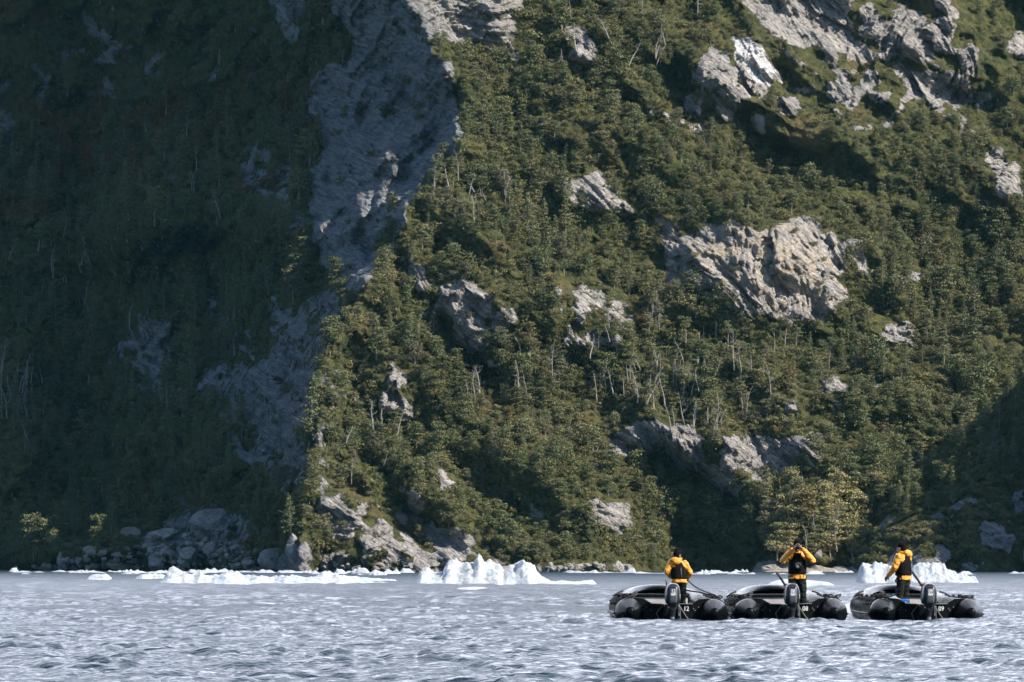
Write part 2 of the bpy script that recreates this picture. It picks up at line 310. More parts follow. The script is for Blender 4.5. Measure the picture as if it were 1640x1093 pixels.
# ------------------------------------------------------------------ the mountain: depth of its face along each sight line from a distant viewpoint
ROCK = [  # outlines of bare rock on the mountain face (photo coordinates), amount of rock
 ([(515,-60),(640,-60),(655,40),(690,75),(715,110),(735,150),(745,185),(745,215),(725,240),(700,262),(685,290),(665,315),(650,345),(640,370),(615,385),(605,420),(590,450),(575,470),(555,455),(530,430),(505,405),(480,380),(462,360),(450,335),(470,340),(490,345),(492,310),(505,270),(515,230),(505,190),(495,150),(505,115),(540,110),(565,100),(560,60),(545,30)],1.0),
 ([(420,-60),(480,-60),(488,50),(470,70),(440,50)],.9),
 ([(645,-60),(870,-60),(830,30),(820,70),(825,120),(800,90),(760,60),(730,75),(690,60),(660,40)],.95),
 ([(915,45),(940,40),(962,65),(958,95),(935,112),(912,95)],1),
 ([(1120,85),(1140,75),(1170,100),(1200,130),(1215,150),(1180,175),(1190,195),(1165,190),(1140,160),(1115,130)],1),
 ([(1172,52),(1200,62),(1222,80),(1240,115),(1236,145),(1210,150),(1190,115),(1176,80)],1),
 ([(1205,180),(1228,182),(1230,215),(1212,218)],.9),
 ([(1092,155),(1110,155),(1135,185),(1110,188)],1),
 ([(1165,-60),(1360,-60),(1365,60),(1395,75),(1430,105),(1400,100),(1370,90),(1330,85),(1300,75),(1250,55),(1200,25)],.95),
 ([(1370,10),(1400,3),(1425,30),(1440,20),(1460,8),(1480,35),(1495,20),(1525,40),(1520,75),(1495,85),(1475,108),(1450,95),(1420,85),(1390,60)],1),
 ([(1490,-60),(1530,-60),(1528,30),(1500,20)],1),
 ([(1525,75),(1560,80),(1575,105),(1570,125),(1540,115)],1),
 ([(1430,105),(1520,125),(1585,145),(1590,168),(1500,165),(1450,135)],.85),
 ([(1325,140),(1400,115),(1405,145),(1370,150),(1365,175),(1345,165)],.9),
 ([(1240,150),(1270,160),(1275,195),(1250,190)],1),
 ([(1575,245),(1600,240),(1635,270),(1645,320),(1600,310)],.95),
 ([(1612,55),(1660,60),(1660,95),(1615,90)],.9),
 ([(895,290),(960,275),(990,300),(1020,345),(980,350),(920,330)],.95),
 ([(1050,340),(1065,360),(1090,385),(1120,365),(1165,365),(1180,355),(1220,375),(1260,355),(1290,350),(1330,365),(1335,385),(1375,380),(1380,400),(1355,420),(1350,480),(1335,515),(1300,530),(1265,530),(1245,505),(1200,510),(1150,485),(1120,470),(1080,460),(1060,400)],1.05),
 ([(1365,410),(1400,415),(1410,440),(1380,450)],.8), ([(1440,440),(1490,428),(1475,445),(1445,450)],.9),
 ([(1413,530),(1445,518),(1475,540),(1450,568),(1415,555)],1),
 ([(645,400),(680,430),(690,470),(665,465),(648,430)],.9),
 ([(698,465),(740,445),(785,470),(782,500),(750,522),(715,505)],1.05),
 ([(725,515),(780,520),(775,560),(740,550)],.8), ([(790,480),(830,500),(800,540)],.7),
 ([(905,470),(960,462),(1005,480),(1015,512),(950,500)],.58), ([(880,535),(930,530),(1000,535),(990,560),(910,560)],.62),
 ([(620,598),(650,596),(650,615),(620,616)],1), ([(612,630),(645,622),(662,655),(650,677),(618,665)],1.05),
 ([(688,752),(712,754),(722,780),(700,788)],1), ([(508,800),(545,786),(567,810),(572,860),(545,866),(515,835)],1.05),
 ([(648,780),(677,800),(667,822),(648,810)],1), ([(676,842),(720,848),(748,868),(748,897),(715,892),(690,870)],1.05),
 ([(578,860),(602,850),(612,900),(585,905)],.9), ([(515,880),(560,888),(570,915),(520,915)],1),
 ([(610,893),(700,885),(760,898),(800,905),(800,930),(600,930)],.75), ([(490,870),(505,900),(500,930),(430,930),(400,905),(440,890)],.9),
 ([(860,898),(1010,902),(1010,930),(860,930)],.6),
 ([(938,800),(1000,803),(1022,850),(990,862),(950,842)],.85), ([(845,815),(862,815),(865,840),(850,840)],.9),
 ([(1020,670),(1060,680),(1100,680),(1120,735),(1175,765),(1180,792),(1100,748),(1060,722),(1000,735),(970,725),(985,700)],1),
 ([(1150,700),(1200,690),(1320,700),(1315,745),(1250,762),(1210,772),(1190,750),(1160,740)],.8),
 ([(1300,600),(1345,598),(1352,625),(1310,627)],.85), ([(1255,640),(1280,642),(1280,662),(1256,662)],.9),
 ([(215,515),(275,515),(285,560),(270,600),(262,645),(235,600)],.68),
 ([(310,620),(330,585),(400,590),(440,540),(420,505),(480,485),(520,465),(560,490),(535,540),(505,600),(485,700),(492,760),(450,792),(420,760),(400,700),(380,650),(330,645)],.57),
 ([(385,20),(420,15),(425,120),(395,150)],.35), ([(60,95),(75,90),(80,190),(62,200)],.6), ([(440,270),(460,265),(470,310),(450,330)],.6), ([(120,370),(150,380),(150,440),(125,430)],.35), ([(330,480),(345,475),(350,520),(335,525)],.65), ([(395,230),(415,215),(420,300),(395,310)],.6),
 ([(110,15),(150,30),(190,70),(178,105),(150,60)],.8), ([(198,85),(255,120),(255,140),(225,115)],.8),
 ([(0,120),(15,120),(15,250),(0,250)],.7), ([(395,235),(410,240),(400,285),(390,275)],.85), ([(330,115),(352,115),(352,130),(330,132)],.85),
 ([(290,820),(350,812),(390,822),(402,855),(380,900),(280,905),(200,900),(230,860)],.5),
]
def inpoly(px, py, poly):
    out = np.zeros(px.shape, bool)
    xs = [p[0] for p in poly]; ys = [p[1] for p in poly]
    sel = (px > min(xs)) & (px < max(xs)) & (py > min(ys)) & (py < max(ys))
    if not sel.any(): return out
    a = px[sel]; b = py[sel]; r = np.zeros(a.shape, bool); j = len(poly) - 1
    for i in range(len(poly)):
        xi, yi = poly[i]; xj, yj = poly[j]
        if yi != yj:
            c = ((yi > b) != (yj > b)) & (a < (xj - xi) * (b - yi) / (yj - yi) + xi); r ^= c
        j = i
    out[sel] = r; return out
def blur(a, r, it=2):
    for _ in range(it):
        for ax in (0, 1):
            p = np.pad(a, [(r + 1, r) if i == ax else (0, 0) for i in (0, 1)], mode='edge'); c = np.cumsum(p, axis=ax)
            n = a.shape[ax]
            a = (np.take(c, np.arange(2 * r + 1, 2 * r + 1 + n), axis=ax) - np.take(c, np.arange(0, n), axis=ax)) / (2 * r + 1)
    return a
def ell2(px, py, cx, cy, rx, ry, ang):
    c, s = math.cos(R(ang)), math.sin(R(ang)); dx, dy = px - cx, py - cy
    u = (dx * c + dy * s) / rx; v = (-dx * s + dy * c) / ry; return np.exp(-(u * u + v * v))
STEP = 2.0
gx = np.arange(-120, 1760 + 1, STEP); gy = np.arange(-120, 936 + 1, STEP)
GX, GY = np.meshgrid(gx, gy)
WX = GX + 13 * fbm(GX / 42, GY / 42, 5, 21, .6); WY = GY + 11 * fbm(GX / 42, GY / 42, 5, 25, .6)
rockm = np.zeros(GX.shape)
for poly, amt in ROCK: rockm = np.where(inpoly(WX, WY, poly), np.maximum(rockm, amt), rockm)
# scattered small outcrops between the named ones
sc_ = ridged((GX * .8 + GY * .6) / 70, (GY * .8 - GX * .6) / 30, 3, 131); zone = np.zeros(GX.shape)
for e in [(760,540,110,80,30,.5),(950,500,110,60,10,.5),(1100,730,200,50,15,.55),(1400,130,220,110,10,.55),(640,640,50,120,-10,.4),(620,850,110,70,20,.6),(700,890,160,30,0,.6),(1130,180,90,60,0,.5),(1250,430,200,110,20,.35),(450,650,130,170,-15,.8),(330,330,120,120,-30,.42),(420,280,50,110,0,.6),(1560,400,90,180,0,.35),(820,120,90,90,0,.35),(240,570,70,90,0,.75),(300,850,150,60,0,.5),(180,120,170,120,30,.5),(1350,640,120,60,0,.3)]: zone = np.maximum(zone, ell2(GX, GY, *e[:5]) * e[5])
rockm = np.maximum(rockm, np.clip(sstep(1.55, 1.95, sc_ + zone * 1.25), 0, 1) * (zone > .12) * .95)
rk_soft = blur(rockm, 2, 2)
rk_wide = blur(rockm, 9, 2)
EDGE = np.array([(-400, 560), (-60, 610), (0, 645), (60, 690), (120, 725), (190, 752), (230, 735), (300, 690), (345, 655), (400, 640), (440, 600), (480, 560), (540, 540), (620, 515), (700, 505), (780, 495), (850, 485), (940, 470)], float)
def edge_x(py): return np.interp(py, EDGE[:, 0], EDGE[:, 1])
BUMP = [  # cx, cy, rx, ry, angle of long axis (deg, down-right positive), metres (+ is a hollow, - a bulge)
 (1000, 400, 75, 60, 35, 11), (955, 300, 110, 34, 25, -3.5), (1230, 430, 150, 80, 20, -7), (1080, 420, 40, 90, -20, 4),
 (1110, 880, 100, 80, 0, 17), (1310, 850, 90, 75, 0, -9), (1090, 765, 110, 40, 25, 11), (1060, 700, 110, 24, 20, -3),
 (860, 640, 120, 30, 28, 6), (740, 560, 95, 26, 50, 9), (640, 440, 60, 30, 60, 6), (930, 590, 90, 26, 15, 5),
 (1085, 130, 26, 50, 0, 7), (1150, 120, 60, 60, 0, -4), (1230, 240, 110, 26, 40, 5), (880, 260, 80, 28, 30, 5), (1400, 230, 160, 40, 20, -3.5),
 (1290, 270, 110, 25, 12, 4.5), (1300, 560, 150, 30, 5, 4), (1480, 480, 50, 110, -5, 6), (1560, 440, 40, 90, 0, 4), (1420, 640, 140, 40, -20, -5),
 (620, 780, 20, 100, -35, 4.5), (570, 620, 26, 60, -10, 5.5), (640, 680, 90, 16, 15, 4), (800, 700, 120, 40, 12, -4), (590, 720, 60, 60, 0, -3),
 (700, 850, 60, 14, 40, 4), (900, 740, 120, 22, 8, -3), (940, 830, 60, 50, 0, -3), (760, 400, 90, 60, 20, -4), (850, 480, 100, 30, 15, -4), (860, 540, 90, 20, 10, 3),
 (1270, 30, 90, 32, 25, 7), (1480, 60, 90, 50, 0, -4), (1520, 150, 90, 20, 14, 5), (1200, 620, 160, 60, 0, -3), (700, 110, 60, 30, 40, -2), (830, 90, 60, 30, 40, 4),
 (560, 130, 60, 90, 0, -5), (600, 260, 60, 90, 10, -4), (280, 560, 60, 90, 0, 3), (400, 650, 60, 90, -20, 2), (330, 560, 110, 90, 0, 8), (150, 890, 130, 45, 0, -60), (30, 760, 70, 200, 0, -30), (230, 330, 70, 120, 20, -14), (120, 250, 50, 160, 0, 12), (350, 450, 40, 130, 10, 12),
]
def big_depth(px, py):
    """metres from the viewpoint, the large forms only"""
    up = np.clip(915 - py, -60, 5000)
    YR = 530 + 0.082 * np.minimum(up, 930) + 0.03 * np.maximum(up - 930, 0) + 0.020 * np.maximum(px - 900, 0) * sstep(915, 300, py)
    ex = edge_x(py) + 16 * fbm(px / 60, py / 60, 4, 31); L = np.maximum(ex - px, 0) * 0.11
    wlo = sstep(0, 52, L) * 0.85 + 0.15 * np.clip(L / 8, 0, 1); wl = np.interp(L, [0, 26, 34, 62, 90], [0, .36, .50, .96, 1.0]); kl = sstep(360, 470, py); wl = wl * (1 - kl) + wlo * kl
    Y = YR + wl * (158 - 0.055 * np.minimum(up, 1200)) - 8 * sstep(60, 0, np.abs(px - ex)) * sstep(-300, 0, py)
    # slanting ribs and gullies of the massif
    a = R(33); u = (px * math.cos(a) + py * math.sin(a)); v = (-px * math.sin(a) + py * math.cos(a))
    mR = sstep(-10, 60, px - ex)
    Y = Y + mR * (4.2 * fbm(u / 260, v / 85, 3, 41) - 2.2 * ridged(u / 210, v / 95, 2, 47)) + (1 - mR) * (5 * fbm(px / 150, py / 150, 4, 51) + 3.0 * ridged((px + py * .5) / 90, (py - px * .3) / 160, 3, 53))
    for b in BUMP: Y = Y + b[6 - 1 + 0] * ell2(px, py, *b[:5]) if len(b) == 6 else Y + b[5] * ell2(px, py, *b[:5])
    return Y
def land(px, py, rw, rs):
    Y = big_depth(px, py)
    Y = Y - 2.2 * rw
    a = R(38) + .55 * fbm(px / 260, py / 260, 2, 69); u = ((px - 800) * np.cos(a) + (py - 450) * np.sin(a)); v = (-(px - 800) * np.sin(a) + (py - 450) * np.cos(a))
    u = u + 10 * fbm(px / 50, py / 50, 2, 67)
    sm = 1 - 0.50 * sstep(30, -40, px - edge_x(py))
    Y = Y - rs * sm * (2.0 * facets(u / 50, v / 34, 1) + 1.1 * facets((px * .9 - py * .4) / 19, (py * .9 + px * .4) / 15, 2) + 0.6 * facets(u / 12, v / 7, 3) + 0.5 * ridged(u / 60, v / 12, 4, 61, .6) + 0.8 * fbm(u / 90, v / 50, 2, 60)) - (1 - rs) * (1.4 * fbm(px / 42, py / 34, 3, 71))
    # the foot of the slope meets the water
    return Y
YG = land(GX, GY, rk_wide, rk_soft)
def smp(A, px, py):
    fx = np.clip((np.asarray(px) - gx[0]) / STEP, 0, len(gx) - 1.001); fy = np.clip((np.asarray(py) - gy[0]) / STEP, 0, len(gy) - 1.001)
    ix = fx.astype(int); iy = fy.astype(int); ax = fx - ix; ay = fy - iy
    return (A[iy, ix] * (1 - ax) + A[iy, ix + 1] * ax) * (1 - ay) + (A[iy + 1, ix] * (1 - ax) + A[iy + 1, ix + 1] * ax) * ay
def world(px, py, Y): return np.stack([(px - CX) / FPX * Y, Y, CAMH + (HY - py) / FPX * Y], -1)
def at(px, py, Y): return Vector(((px - CX) / FPX * Y, Y, CAMH + (HY - py) / FPX * Y))
def onwater(px, py): Y = CAMH * FPX / (py - HY); return Vector(((px - CX) / FPX * Y, Y, 0))

# full sheet: fine inside, coarse far outside (it goes on past the picture's edges and high above them)
ox1 = np.arange(-2400, gx[0] - 1, 24.0); ox2 = np.arange(gx[-1] + 20, 4200, 24.0); oy = np.arange(-1500, gy[0] - 1, 20.0)
AX = np.concatenate([ox1, gx, ox2]); AY = np.concatenate([oy, gy, [950, 1000]])
FX, FY = np.meshgrid(AX, AY)
ins = (FX >= gx[0]) & (FX <= gx[-1]) & (FY >= gy[0]) & (FY <= gy[-1])
# above the picture the sheet climbs to a crest line, then falls away behind
TOP = np.interp(FX, [-2400, -400, 200, 500, 800, 1000, 1300, 4200], [-330, -330, -330, -600, -760, -600, -300, -300]) + 30 * fbm(FX / 90, FX * 0, 3, 33)
up_ = FY < gy[0]; FY = np.where(up_, gy[0] + (FY - gy[0]) / (oy[0] - gy[0]) * (TOP - gy[0]), FY)
RS = np.where(ins, smp(rk_soft, FX, FY), np.clip(0.5 + 0.5 * fbm(FX / 120, FY / 120, 3, 81), 0, 1) * sstep(0.1, 0.6, fbm(FX / 200, FY / 200, 3, 83) + 0.25))
RWd = np.where(ins, smp(rk_wide, FX, FY), RS)
FYY = land(FX, FY, RWd, RS)
FYY[ins] = smp(YG, FX, FY)[ins]
VV = world(FX, FY, FYY); bk = [VV[0] + np.array([0, 60.0 * k, -14.0 * k * k]) for k in (4, 3, 2, 1)]
V = np.concatenate([np.stack(bk), VV]); RS = np.concatenate([np.repeat(RS[:1], 4, 0), RS]); FX = np.concatenate([np.repeat(FX[:1], 4, 0), FX]); FY = np.concatenate([np.repeat(FY[:1], 4, 0), FY])
nr, nc = FX.shape; V = V.reshape(-1, 3)
idx = np.arange(nr * nc).reshape(nr, nc)
F = np.stack([idx[:-1, :-1], idx[1:, :-1], idx[1:, 1:], idx[:-1, 1:]], -1).reshape(-1, 4)
me = np_mesh('mountainside', V, F)
fattr(me, 'rock', RS.ravel())
och = np.maximum(np.maximum(ell2(FX, FY, 1240, 420, 110, 60, 20) * 1.3, ell2(FX, FY, 1160, 440, 60, 70, 30) * 1.1), ell2(FX, FY, 1390, 110, 40, 14, 10))
fattr(me, 'ochre', np.clip(och, 0, 1).ravel())
wht = np.maximum(inpoly(FX + 5 * fbm(FX / 12, FY / 12, 2, 5), FY, [(1172,52),(1200,62),(1222,80),(1240,115),(1236,138),(1210,132),(1190,105),(1176,80)]) * 1.0,
                 inpoly(FX + 5 * fbm(FX / 12, FY / 12, 2, 5), FY, [(1208,180),(1226,182),(1228,215),(1212,218)]) * 0.9)
fattr(me, 'white', wht.ravel())
fattr(me, 'shade_tint', (sstep(60, -10, FX - edge_x(FY))).ravel())  # painted shade covers everything left of the rib edge
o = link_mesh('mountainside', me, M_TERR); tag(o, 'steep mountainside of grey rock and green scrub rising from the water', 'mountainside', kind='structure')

# ---- dark headland nearer to us on the right, its crest running out of the picture
def crest(x):
    pxx = x / 500.0 * FPX + CX
    zz = np.interp(pxx, [1340, 1385, 1420, 1450, 1500, 1560, 1640, 1700, 1800, 2100, 2600, 3200], [-3, 0.5, 7.0, 12.5, 16.0, 19.5, 26.5, 33, 40, 46, 50, 48])
    return zz
xs = np.arange((1330 - CX) / FPX * 500, (3200 - CX) / FPX * 500, 0.30); vs = np.linspace(0, 1, 150)
HXg, HVg = np.meshgrid(xs, vs)
base_y = 492 + 9 * fbm(HXg / 18, HXg * 0, 3, 91) - 62 * sstep(83, 118, HXg)
HYg = base_y + HVg * 66
prof = np.sin(np.clip(HVg, 0, 1) * PI * 0.5) ** 0.75
cz = crest(HXg) * (1 + 0.06 * fbm(HXg / 6, HVg * 2, 3, 95))
HZg = -1.5 + (cz + 1.5) * np.where(HVg < 0.62, (HVg / 0.62) ** 0.72, 1 - 0.75 * ((HVg - 0.62) / 0.38) ** 2)
rr = sstep(0.05, 0.35, fbm(HXg / 5, HVg * 9, 5, 97) * 1.3 + 0.8 * np.exp(-((HVg - 0.09) / 0.10) ** 2) + 0.2 * np.exp(-((HVg - 0.30) / 0.05) ** 2) - 0.58)
HYg = HYg - rr * 0.7 * ridged((HXg + HZg) / 3.5, (HZg - HXg * .6) / 2.0, 5, 101) - (1 - rr) * 1.2 * fbm(HXg / 4, HZg / 4, 3, 103)
V = np.stack([HXg, HYg, HZg], -1).reshape(-1, 3); nr, nc = HXg.shape; idx = np.arange(nr * nc).reshape(nr, nc)
F = np.stack([idx[:-1, :-1], idx[:-1, 1:], idx[1:, 1:], idx[1:, :-1]], -1).reshape(-1, 4)
me = np_mesh('headland', V, F); fattr(me, 'rock', rr.ravel()); fattr(me, 'ochre', 0 * rr.ravel()); fattr(me, 'white', 0 * rr.ravel()); fattr(me, 'shade_tint', .8 + 0 * rr.ravel())  # the headland's rock carries the same painted shade
o = link_mesh('headland', me, M_TERR); tag(o, 'dark shaded headland of rock and scrub at the right edge of the shore', 'headland', kind='structure')
HEAD = (xs, HYg, HZg)
# ---- little gravel beach under the trees
M_GRAVEL = simple('beach_gravel', (0.42, 0.37, 0.32), 0.95, var=0.3, vs=1.5, bump=(6, 1.0, 0.3))
bxs = np.linspace(1208, 1392, 120); bv = np.linspace(0, 1, 16); BX, BV = np.meshgrid(bxs, bv)
byy = 508 + 34 * BV; bh = -0.5 + 2.9 * BV ** 0.7 * (0.75 + 0.4 * fbm(BX / 22, BV * 2, 3, 7)) * sstep(0, 0.12, (BX - 1208) / 184) * sstep(1.0, 0.85, (BX - 1208) / 184)
V = np.stack([(BX - CX) / FPX * 520, byy, bh], -1).reshape(-1, 3); nr, nc = BX.shape; idx = np.arange(nr * nc).reshape(nr, nc)
F = np.stack([idx[:-1, :-1], idx[:-1, 1:], idx[1:, 1:], idx[1:, :-1]], -1).reshape(-1, 4)
o = link_mesh('beach', np_mesh('beach', V, F), M_GRAVEL); tag(o, 'narrow pale gravel beach below the sunlit trees', 'beach', kind='structure')
# ------------------------------------------------------------------ the fjord's water: real wavelets, dense near, coarse far
def wave_h(X, Y, dy):
    rg = np.random.default_rng(3); H = np.zeros_like(X); gust = 0.62 + 0.55 * np.clip(0.5 + fbm(X / 9, Y / 16, 3, 111), 0, 1.4)
    gust2 = 0.55 + 0.6 * np.clip(0.5 + fbm(X / 2.6, Y / 3.4, 2, 117), 0, 1.3)
    calm = 1 - 0.8 * np.exp(-((Y - 86 - 5 * pnoise(X / 6, X * 0, 4)) / 9.0) ** 2) * sstep(-0.2, 0.5, fbm(X / 6, Y / 14, 3, 113))
    for i in range(72):
        lam = 0.15 * (2.2 / 0.15) ** (i / 71.0) * rg.uniform(.9, 1.1); th = rg.normal(R(84), R(27)); k = 2 * PI / lam
        amp = (0.0235 if lam < 0.8 else 0.0235 * (0.8 / lam) ** 0.75) * lam * 0.41 * rg.uniform(.5, 1.4)
        fade = np.clip((lam / dy - 1.0) / 1.5, 0, 1)
        ph = k * (X * math.cos(th) + Y * math.sin(th)) + rg.uniform(0, 2 * PI)
        s = np.sin(ph); H += amp * fade * (s + 0.22 * np.cos(2 * ph)) * (gust2 if lam < 1.0 else gust)
    for i in range(24):
        lam = 1.6 * 3.0 ** (i / 23.0) * rg.uniform(.9, 1.1); th = rg.normal(R(82), R(30)); k = 2 * PI / lam; fade = np.clip((lam / dy - 1.2) / 1.5, 0, 1) * sstep(80, 170, Y)
        H += lam * 0.0062 * fade * np.sin(k * (X * math.cos(th) + Y * math.sin(th)) + rg.uniform(0, 2 * PI))
    return H * calm
ys = [16.0]
while ys[-1] < 3800:
    y = ys[-1]; ys.append(y + (0.055 + 0.0000 * y if y < 45 else 0.055 + (y - 45) * 0.0028 if y < 120 else 0.265 + (y - 120) * 0.008))
ys = np.array(ys); wx = np.concatenate([np.arange(-2400, -620, 60.0), np.arange(-620, 0, 5.2), np.arange(0, 1640, 2.6), np.arange(1640, 2300, 5.2), np.arange(2310, 4100, 60.0)])
WPX, WY_ = np.meshgrid(wx, ys); WXX = (WPX - CX) / FPX * WY_
DY = np.gradient(ys)[:, None] * np.ones_like(WXX)
DX = np.where((WPX < 0) | (WPX > 1640), 5.2, 2.6) / FPX * WY_ * 1.2
H = wave_h(WXX, WY_, np.maximum(DY, DX)); H = np.where((WPX < -640) | (WPX > 2302), 0, H)
V = np.stack([WXX, WY_, H], -1).reshape(-1, 3); nr, nc = WXX.shape; idx = np.arange(nr * nc).reshape(nr, nc)
F = np.stack([idx[:-1, :-1], idx[:-1, 1:], idx[1:, 1:], idx[1:, :-1]], -1).reshape(-1, 4)
m = newmat('fjord_water'); g = NT(m); P = g.pos()
sy = g.n.new('ShaderNodeSeparateXYZ'); g.l.new(P, sy.inputs[0]); g.b.inputs['Base Color'].default_value = (0.016, 0.040, 0.062, 1); g.l.new(g.ramp(sy.outputs[1], 60, 300, 0.17, 0.48), g.b.inputs['Roughness']); g.b.inputs['IOR'].default_value = 1.333
st = g.mapping(P, (0, 0, R(8)), (0.5, 1.4, 1))
h1 = g.noise(st, 11.0, 4, 0.65, 0.5); h2 = g.noise(st, 4.0, 3, 0.6, 0.4); h3 = g.noise(st, 1.3, 2, 0.5)
hh = g.math('ADD', g.math('MULTIPLY', h1, 0.038), g.math('MULTIPLY', h2, 0.075)); hh = g.math('ADD', hh, g.math('MULTIPLY', h3, 0.10))
g.l.new(g.bump(hh, 1.0, 1.0), g.b.inputs['Normal'])
o = link_mesh('water', np_mesh('water', V, F), m); tag(o, 'wind-rippled grey-blue fjord water with small choppy waves', 'water', kind='structure')
# seabed under the water so that nothing is open below
o = link_mesh('seabed', py_mesh('seabed', [(-2500, -300, -9), (3000, -300, -9), (3000, 4000, -9), (-2500, 4000, -9)], [(0, 1, 2, 3)]), simple('seabed_mud', (0.03, 0.035, 0.03), 0.95)); tag(o, 'dark seabed below the fjord water', 'seabed', kind='structure')

# ------------------------------------------------------------------ ice
m = newmat('glacier_ice'); g = NT(m); P = g.obj()
c = g.mix(g.ramp(g.noise(P, 1.3, 5, 0.6), 0.40, 0.75), (0.50, 0.53, 0.56), (0.36, 0.45, 0.53))
g.l.new(c, g.b.inputs['Base Color']); g.b.inputs['Roughness'].default_value = 0.55
g.b.inputs['Subsurface Weight'].default_value = 0.0
g.l.new(g.bump(g.noise(P, 3.0, 6, 0.7), 0.9, 0.16), g.b.inputs['Normal']); M_ICE = m
def ice_mesh(prof, depth, seed, rough=0.16, res=0.05, flat=False):
    """prof: (x, height) outline in metres -> a lumpy closed piece of ice, crags on top, base under water"""
    xs = [p[0] for p in prof]; x0, x1 = xs[0], xs[-1]; nx = max(12, int((x1 - x0) / res)); ny = max(10, int(depth / res)); nx = min(nx, 260); ny = min(ny, 70)
    X, U = np.meshgrid(np.linspace(x0, x1, nx), np.linspace(-1, 1, ny))
    hp = np.interp(X, xs, [p[1] for p in prof])
    edge = np.clip((X - x0) / ((x1 - x0) * .05), 0, 1) * np.clip((x1 - X) / ((x1 - x0) * .05), 0, 1)
    wob = fbm(X / 1.3, U * 0, 3, seed) * 0.35
    cross = np.clip(1 - np.abs(U + wob * 0.4) ** 2.6, 0, 1) ** 0.5
    cr = 0.90 + 0.13 * ridged(X / 1.6, U * depth / 2.2, 2, seed + 3) * rough / 0.16 + 0.16 * fbm(X / 0.6, U * depth / .6, 3, seed + 7)
    cr = np.clip(cr, 0.25, 1.25)
    ridge = np.exp(-((U - 0.1 + wob) / 0.55) ** 2)
    Z = hp * cross * (1 - (1 - ridge) * 0.55) * (cr if not flat else 0.8 + 0.2 * cr) * edge - 0.14
    Z = np.where(edge * cross < 0.02, -0.35, Z)
    Y = U * depth * 0.5 * (0.75 + 0.25 * edge) * (1 + 0.25 * pnoise(X / 1.7, U, seed + 9))
    V = np.stack([X, Y, Z], -1).reshape(-1, 3); n = nx * ny; B = V.copy(); B[:, 2] = -0.5; V = np.concatenate([V, B])
    idx = np.arange(n).reshape(ny, nx); top = np.stack([idx[:-1, :-1], idx[:-1, 1:], idx[1:, 1:], idx[1:, :-1]], -1).reshape(-1, 4)
    rim = np.concatenate([idx[0, :], idx[1:, -1], idx[-1, -2::-1], idx[-2:0:-1, 0]]); r2 = np.roll(rim, -1)
    side = np.stack([rim, rim + n, r2 + n, r2], -1)
    return np_mesh('ice', V, np.concatenate([top, (top + n)[:, ::-1], side]))
def iceberg(name, pyw, outline, depth, label, cat, seed, group=None, **k):
    """outline in photo coordinates, waterline at row pyw"""
    Y = CAMH * FPX / (pyw - HY); cxp = (outline[0][0] + outline[-1][0]) / 2; s = Y / FPX
    prof = [((x - cxp) * s, max(0.0, (pyw - y)) * s * .92 + 0.10) for x, y in outline]
    o = link_mesh(name, ice_mesh(prof, depth, seed, **k), M_ICE); o.location = ((cxp - CX) * s, Y + depth * 0.5, 0); tag(o, label, cat, group); return o
iceberg('iceberg', 938, [(658,930),(662,912),(676,908),(690,912),(708,914),(716,897),(728,895),(738,904),(748,902),(758,900),(766,888),(774,898),(784,897),(796,901),(806,910),(816,905),(826,904),(836,899),(846,899),(857,903),(860,914),(868,922),(884,930),(920,931),(950,929),(968,935)], 4.5, 'large jagged white iceberg with several peaks, floating in the middle of the water', 'iceberg', 201, rough=.2)
iceberg('iceberg', 937, [(240,934),(258,924),(266,909),(276,909),(290,917),(300,919),(316,914),(326,921),(352,919),(372,914),(392,920),(420,923),(470,921),(500,926),(560,928),(600,931),(640,934)], 3.6, 'long low white iceberg with a blunt peak at its left end, near the left boulders', 'iceberg', 211)
iceberg('iceberg', 936, [(1376,930),(1380,912),(1388,900),(1400,897),(1412,898),(1424,899),(1436,904),(1446,908),(1458,905),(1468,908),(1470,930)], 3.4, 'blocky white iceberg behind the left-looking person in the right-hand boat', 'iceberg', 221, rough=.08)
iceberg('iceberg', 935, [(1458,928),(1468,905),(1480,898),(1492,898),(1506,900),(1518,899),(1522,908),(1534,912),(1540,920),(1552,917),(1560,921),(1572,922),(1576,931)], 3.6, 'rounded white iceberg tapering to a low tail, right of the right-hand boat\'s person', 'iceberg', 227, rough=.1)
iceberg('iceberg', 929.5, [(135,927),(140,921),(150,919),(168,919),(178,928)], 2.4, 'small flat-topped piece of white ice left of the long low iceberg', 'ice floe', 231)
iceberg('iceberg', 932, [(480,927),(505,921),(516,914),(524,914),(532,919),(560,922),(590,925),(640,929)], 3.0, 'low white ice floe with a small round hump behind the tail of the long iceberg', 'ice floe', 233)
iceberg('iceberg', 947, [(726,944),(735,940),(760,938),(775,939),(790,944)], 1.4, 'small low floe of ice in front of the jagged iceberg', 'ice floe', 235, flat=True)
iceberg('iceberg', 929, [(210,926),(226,919),(246,918),(262,921),(300,927)], 3.0, 'low white floe behind the left end of the long iceberg', 'ice floe', 237)
iceberg('iceberg', 941, [(1226,938),(1240,930),(1256,925),(1285,926),(1330,931),(1345,938)], 2.2, 'low pale ice floe behind the middle boat and its standing person', 'ice floe', 239, flat=True)
iceberg('iceberg', 984, [(1338,981),(1346,970),(1356,964),(1385,963),(1402,974),(1410,982)], 1.0, 'pale slab of ice in the gap between the middle and right boats', 'ice floe', 241, flat=True)
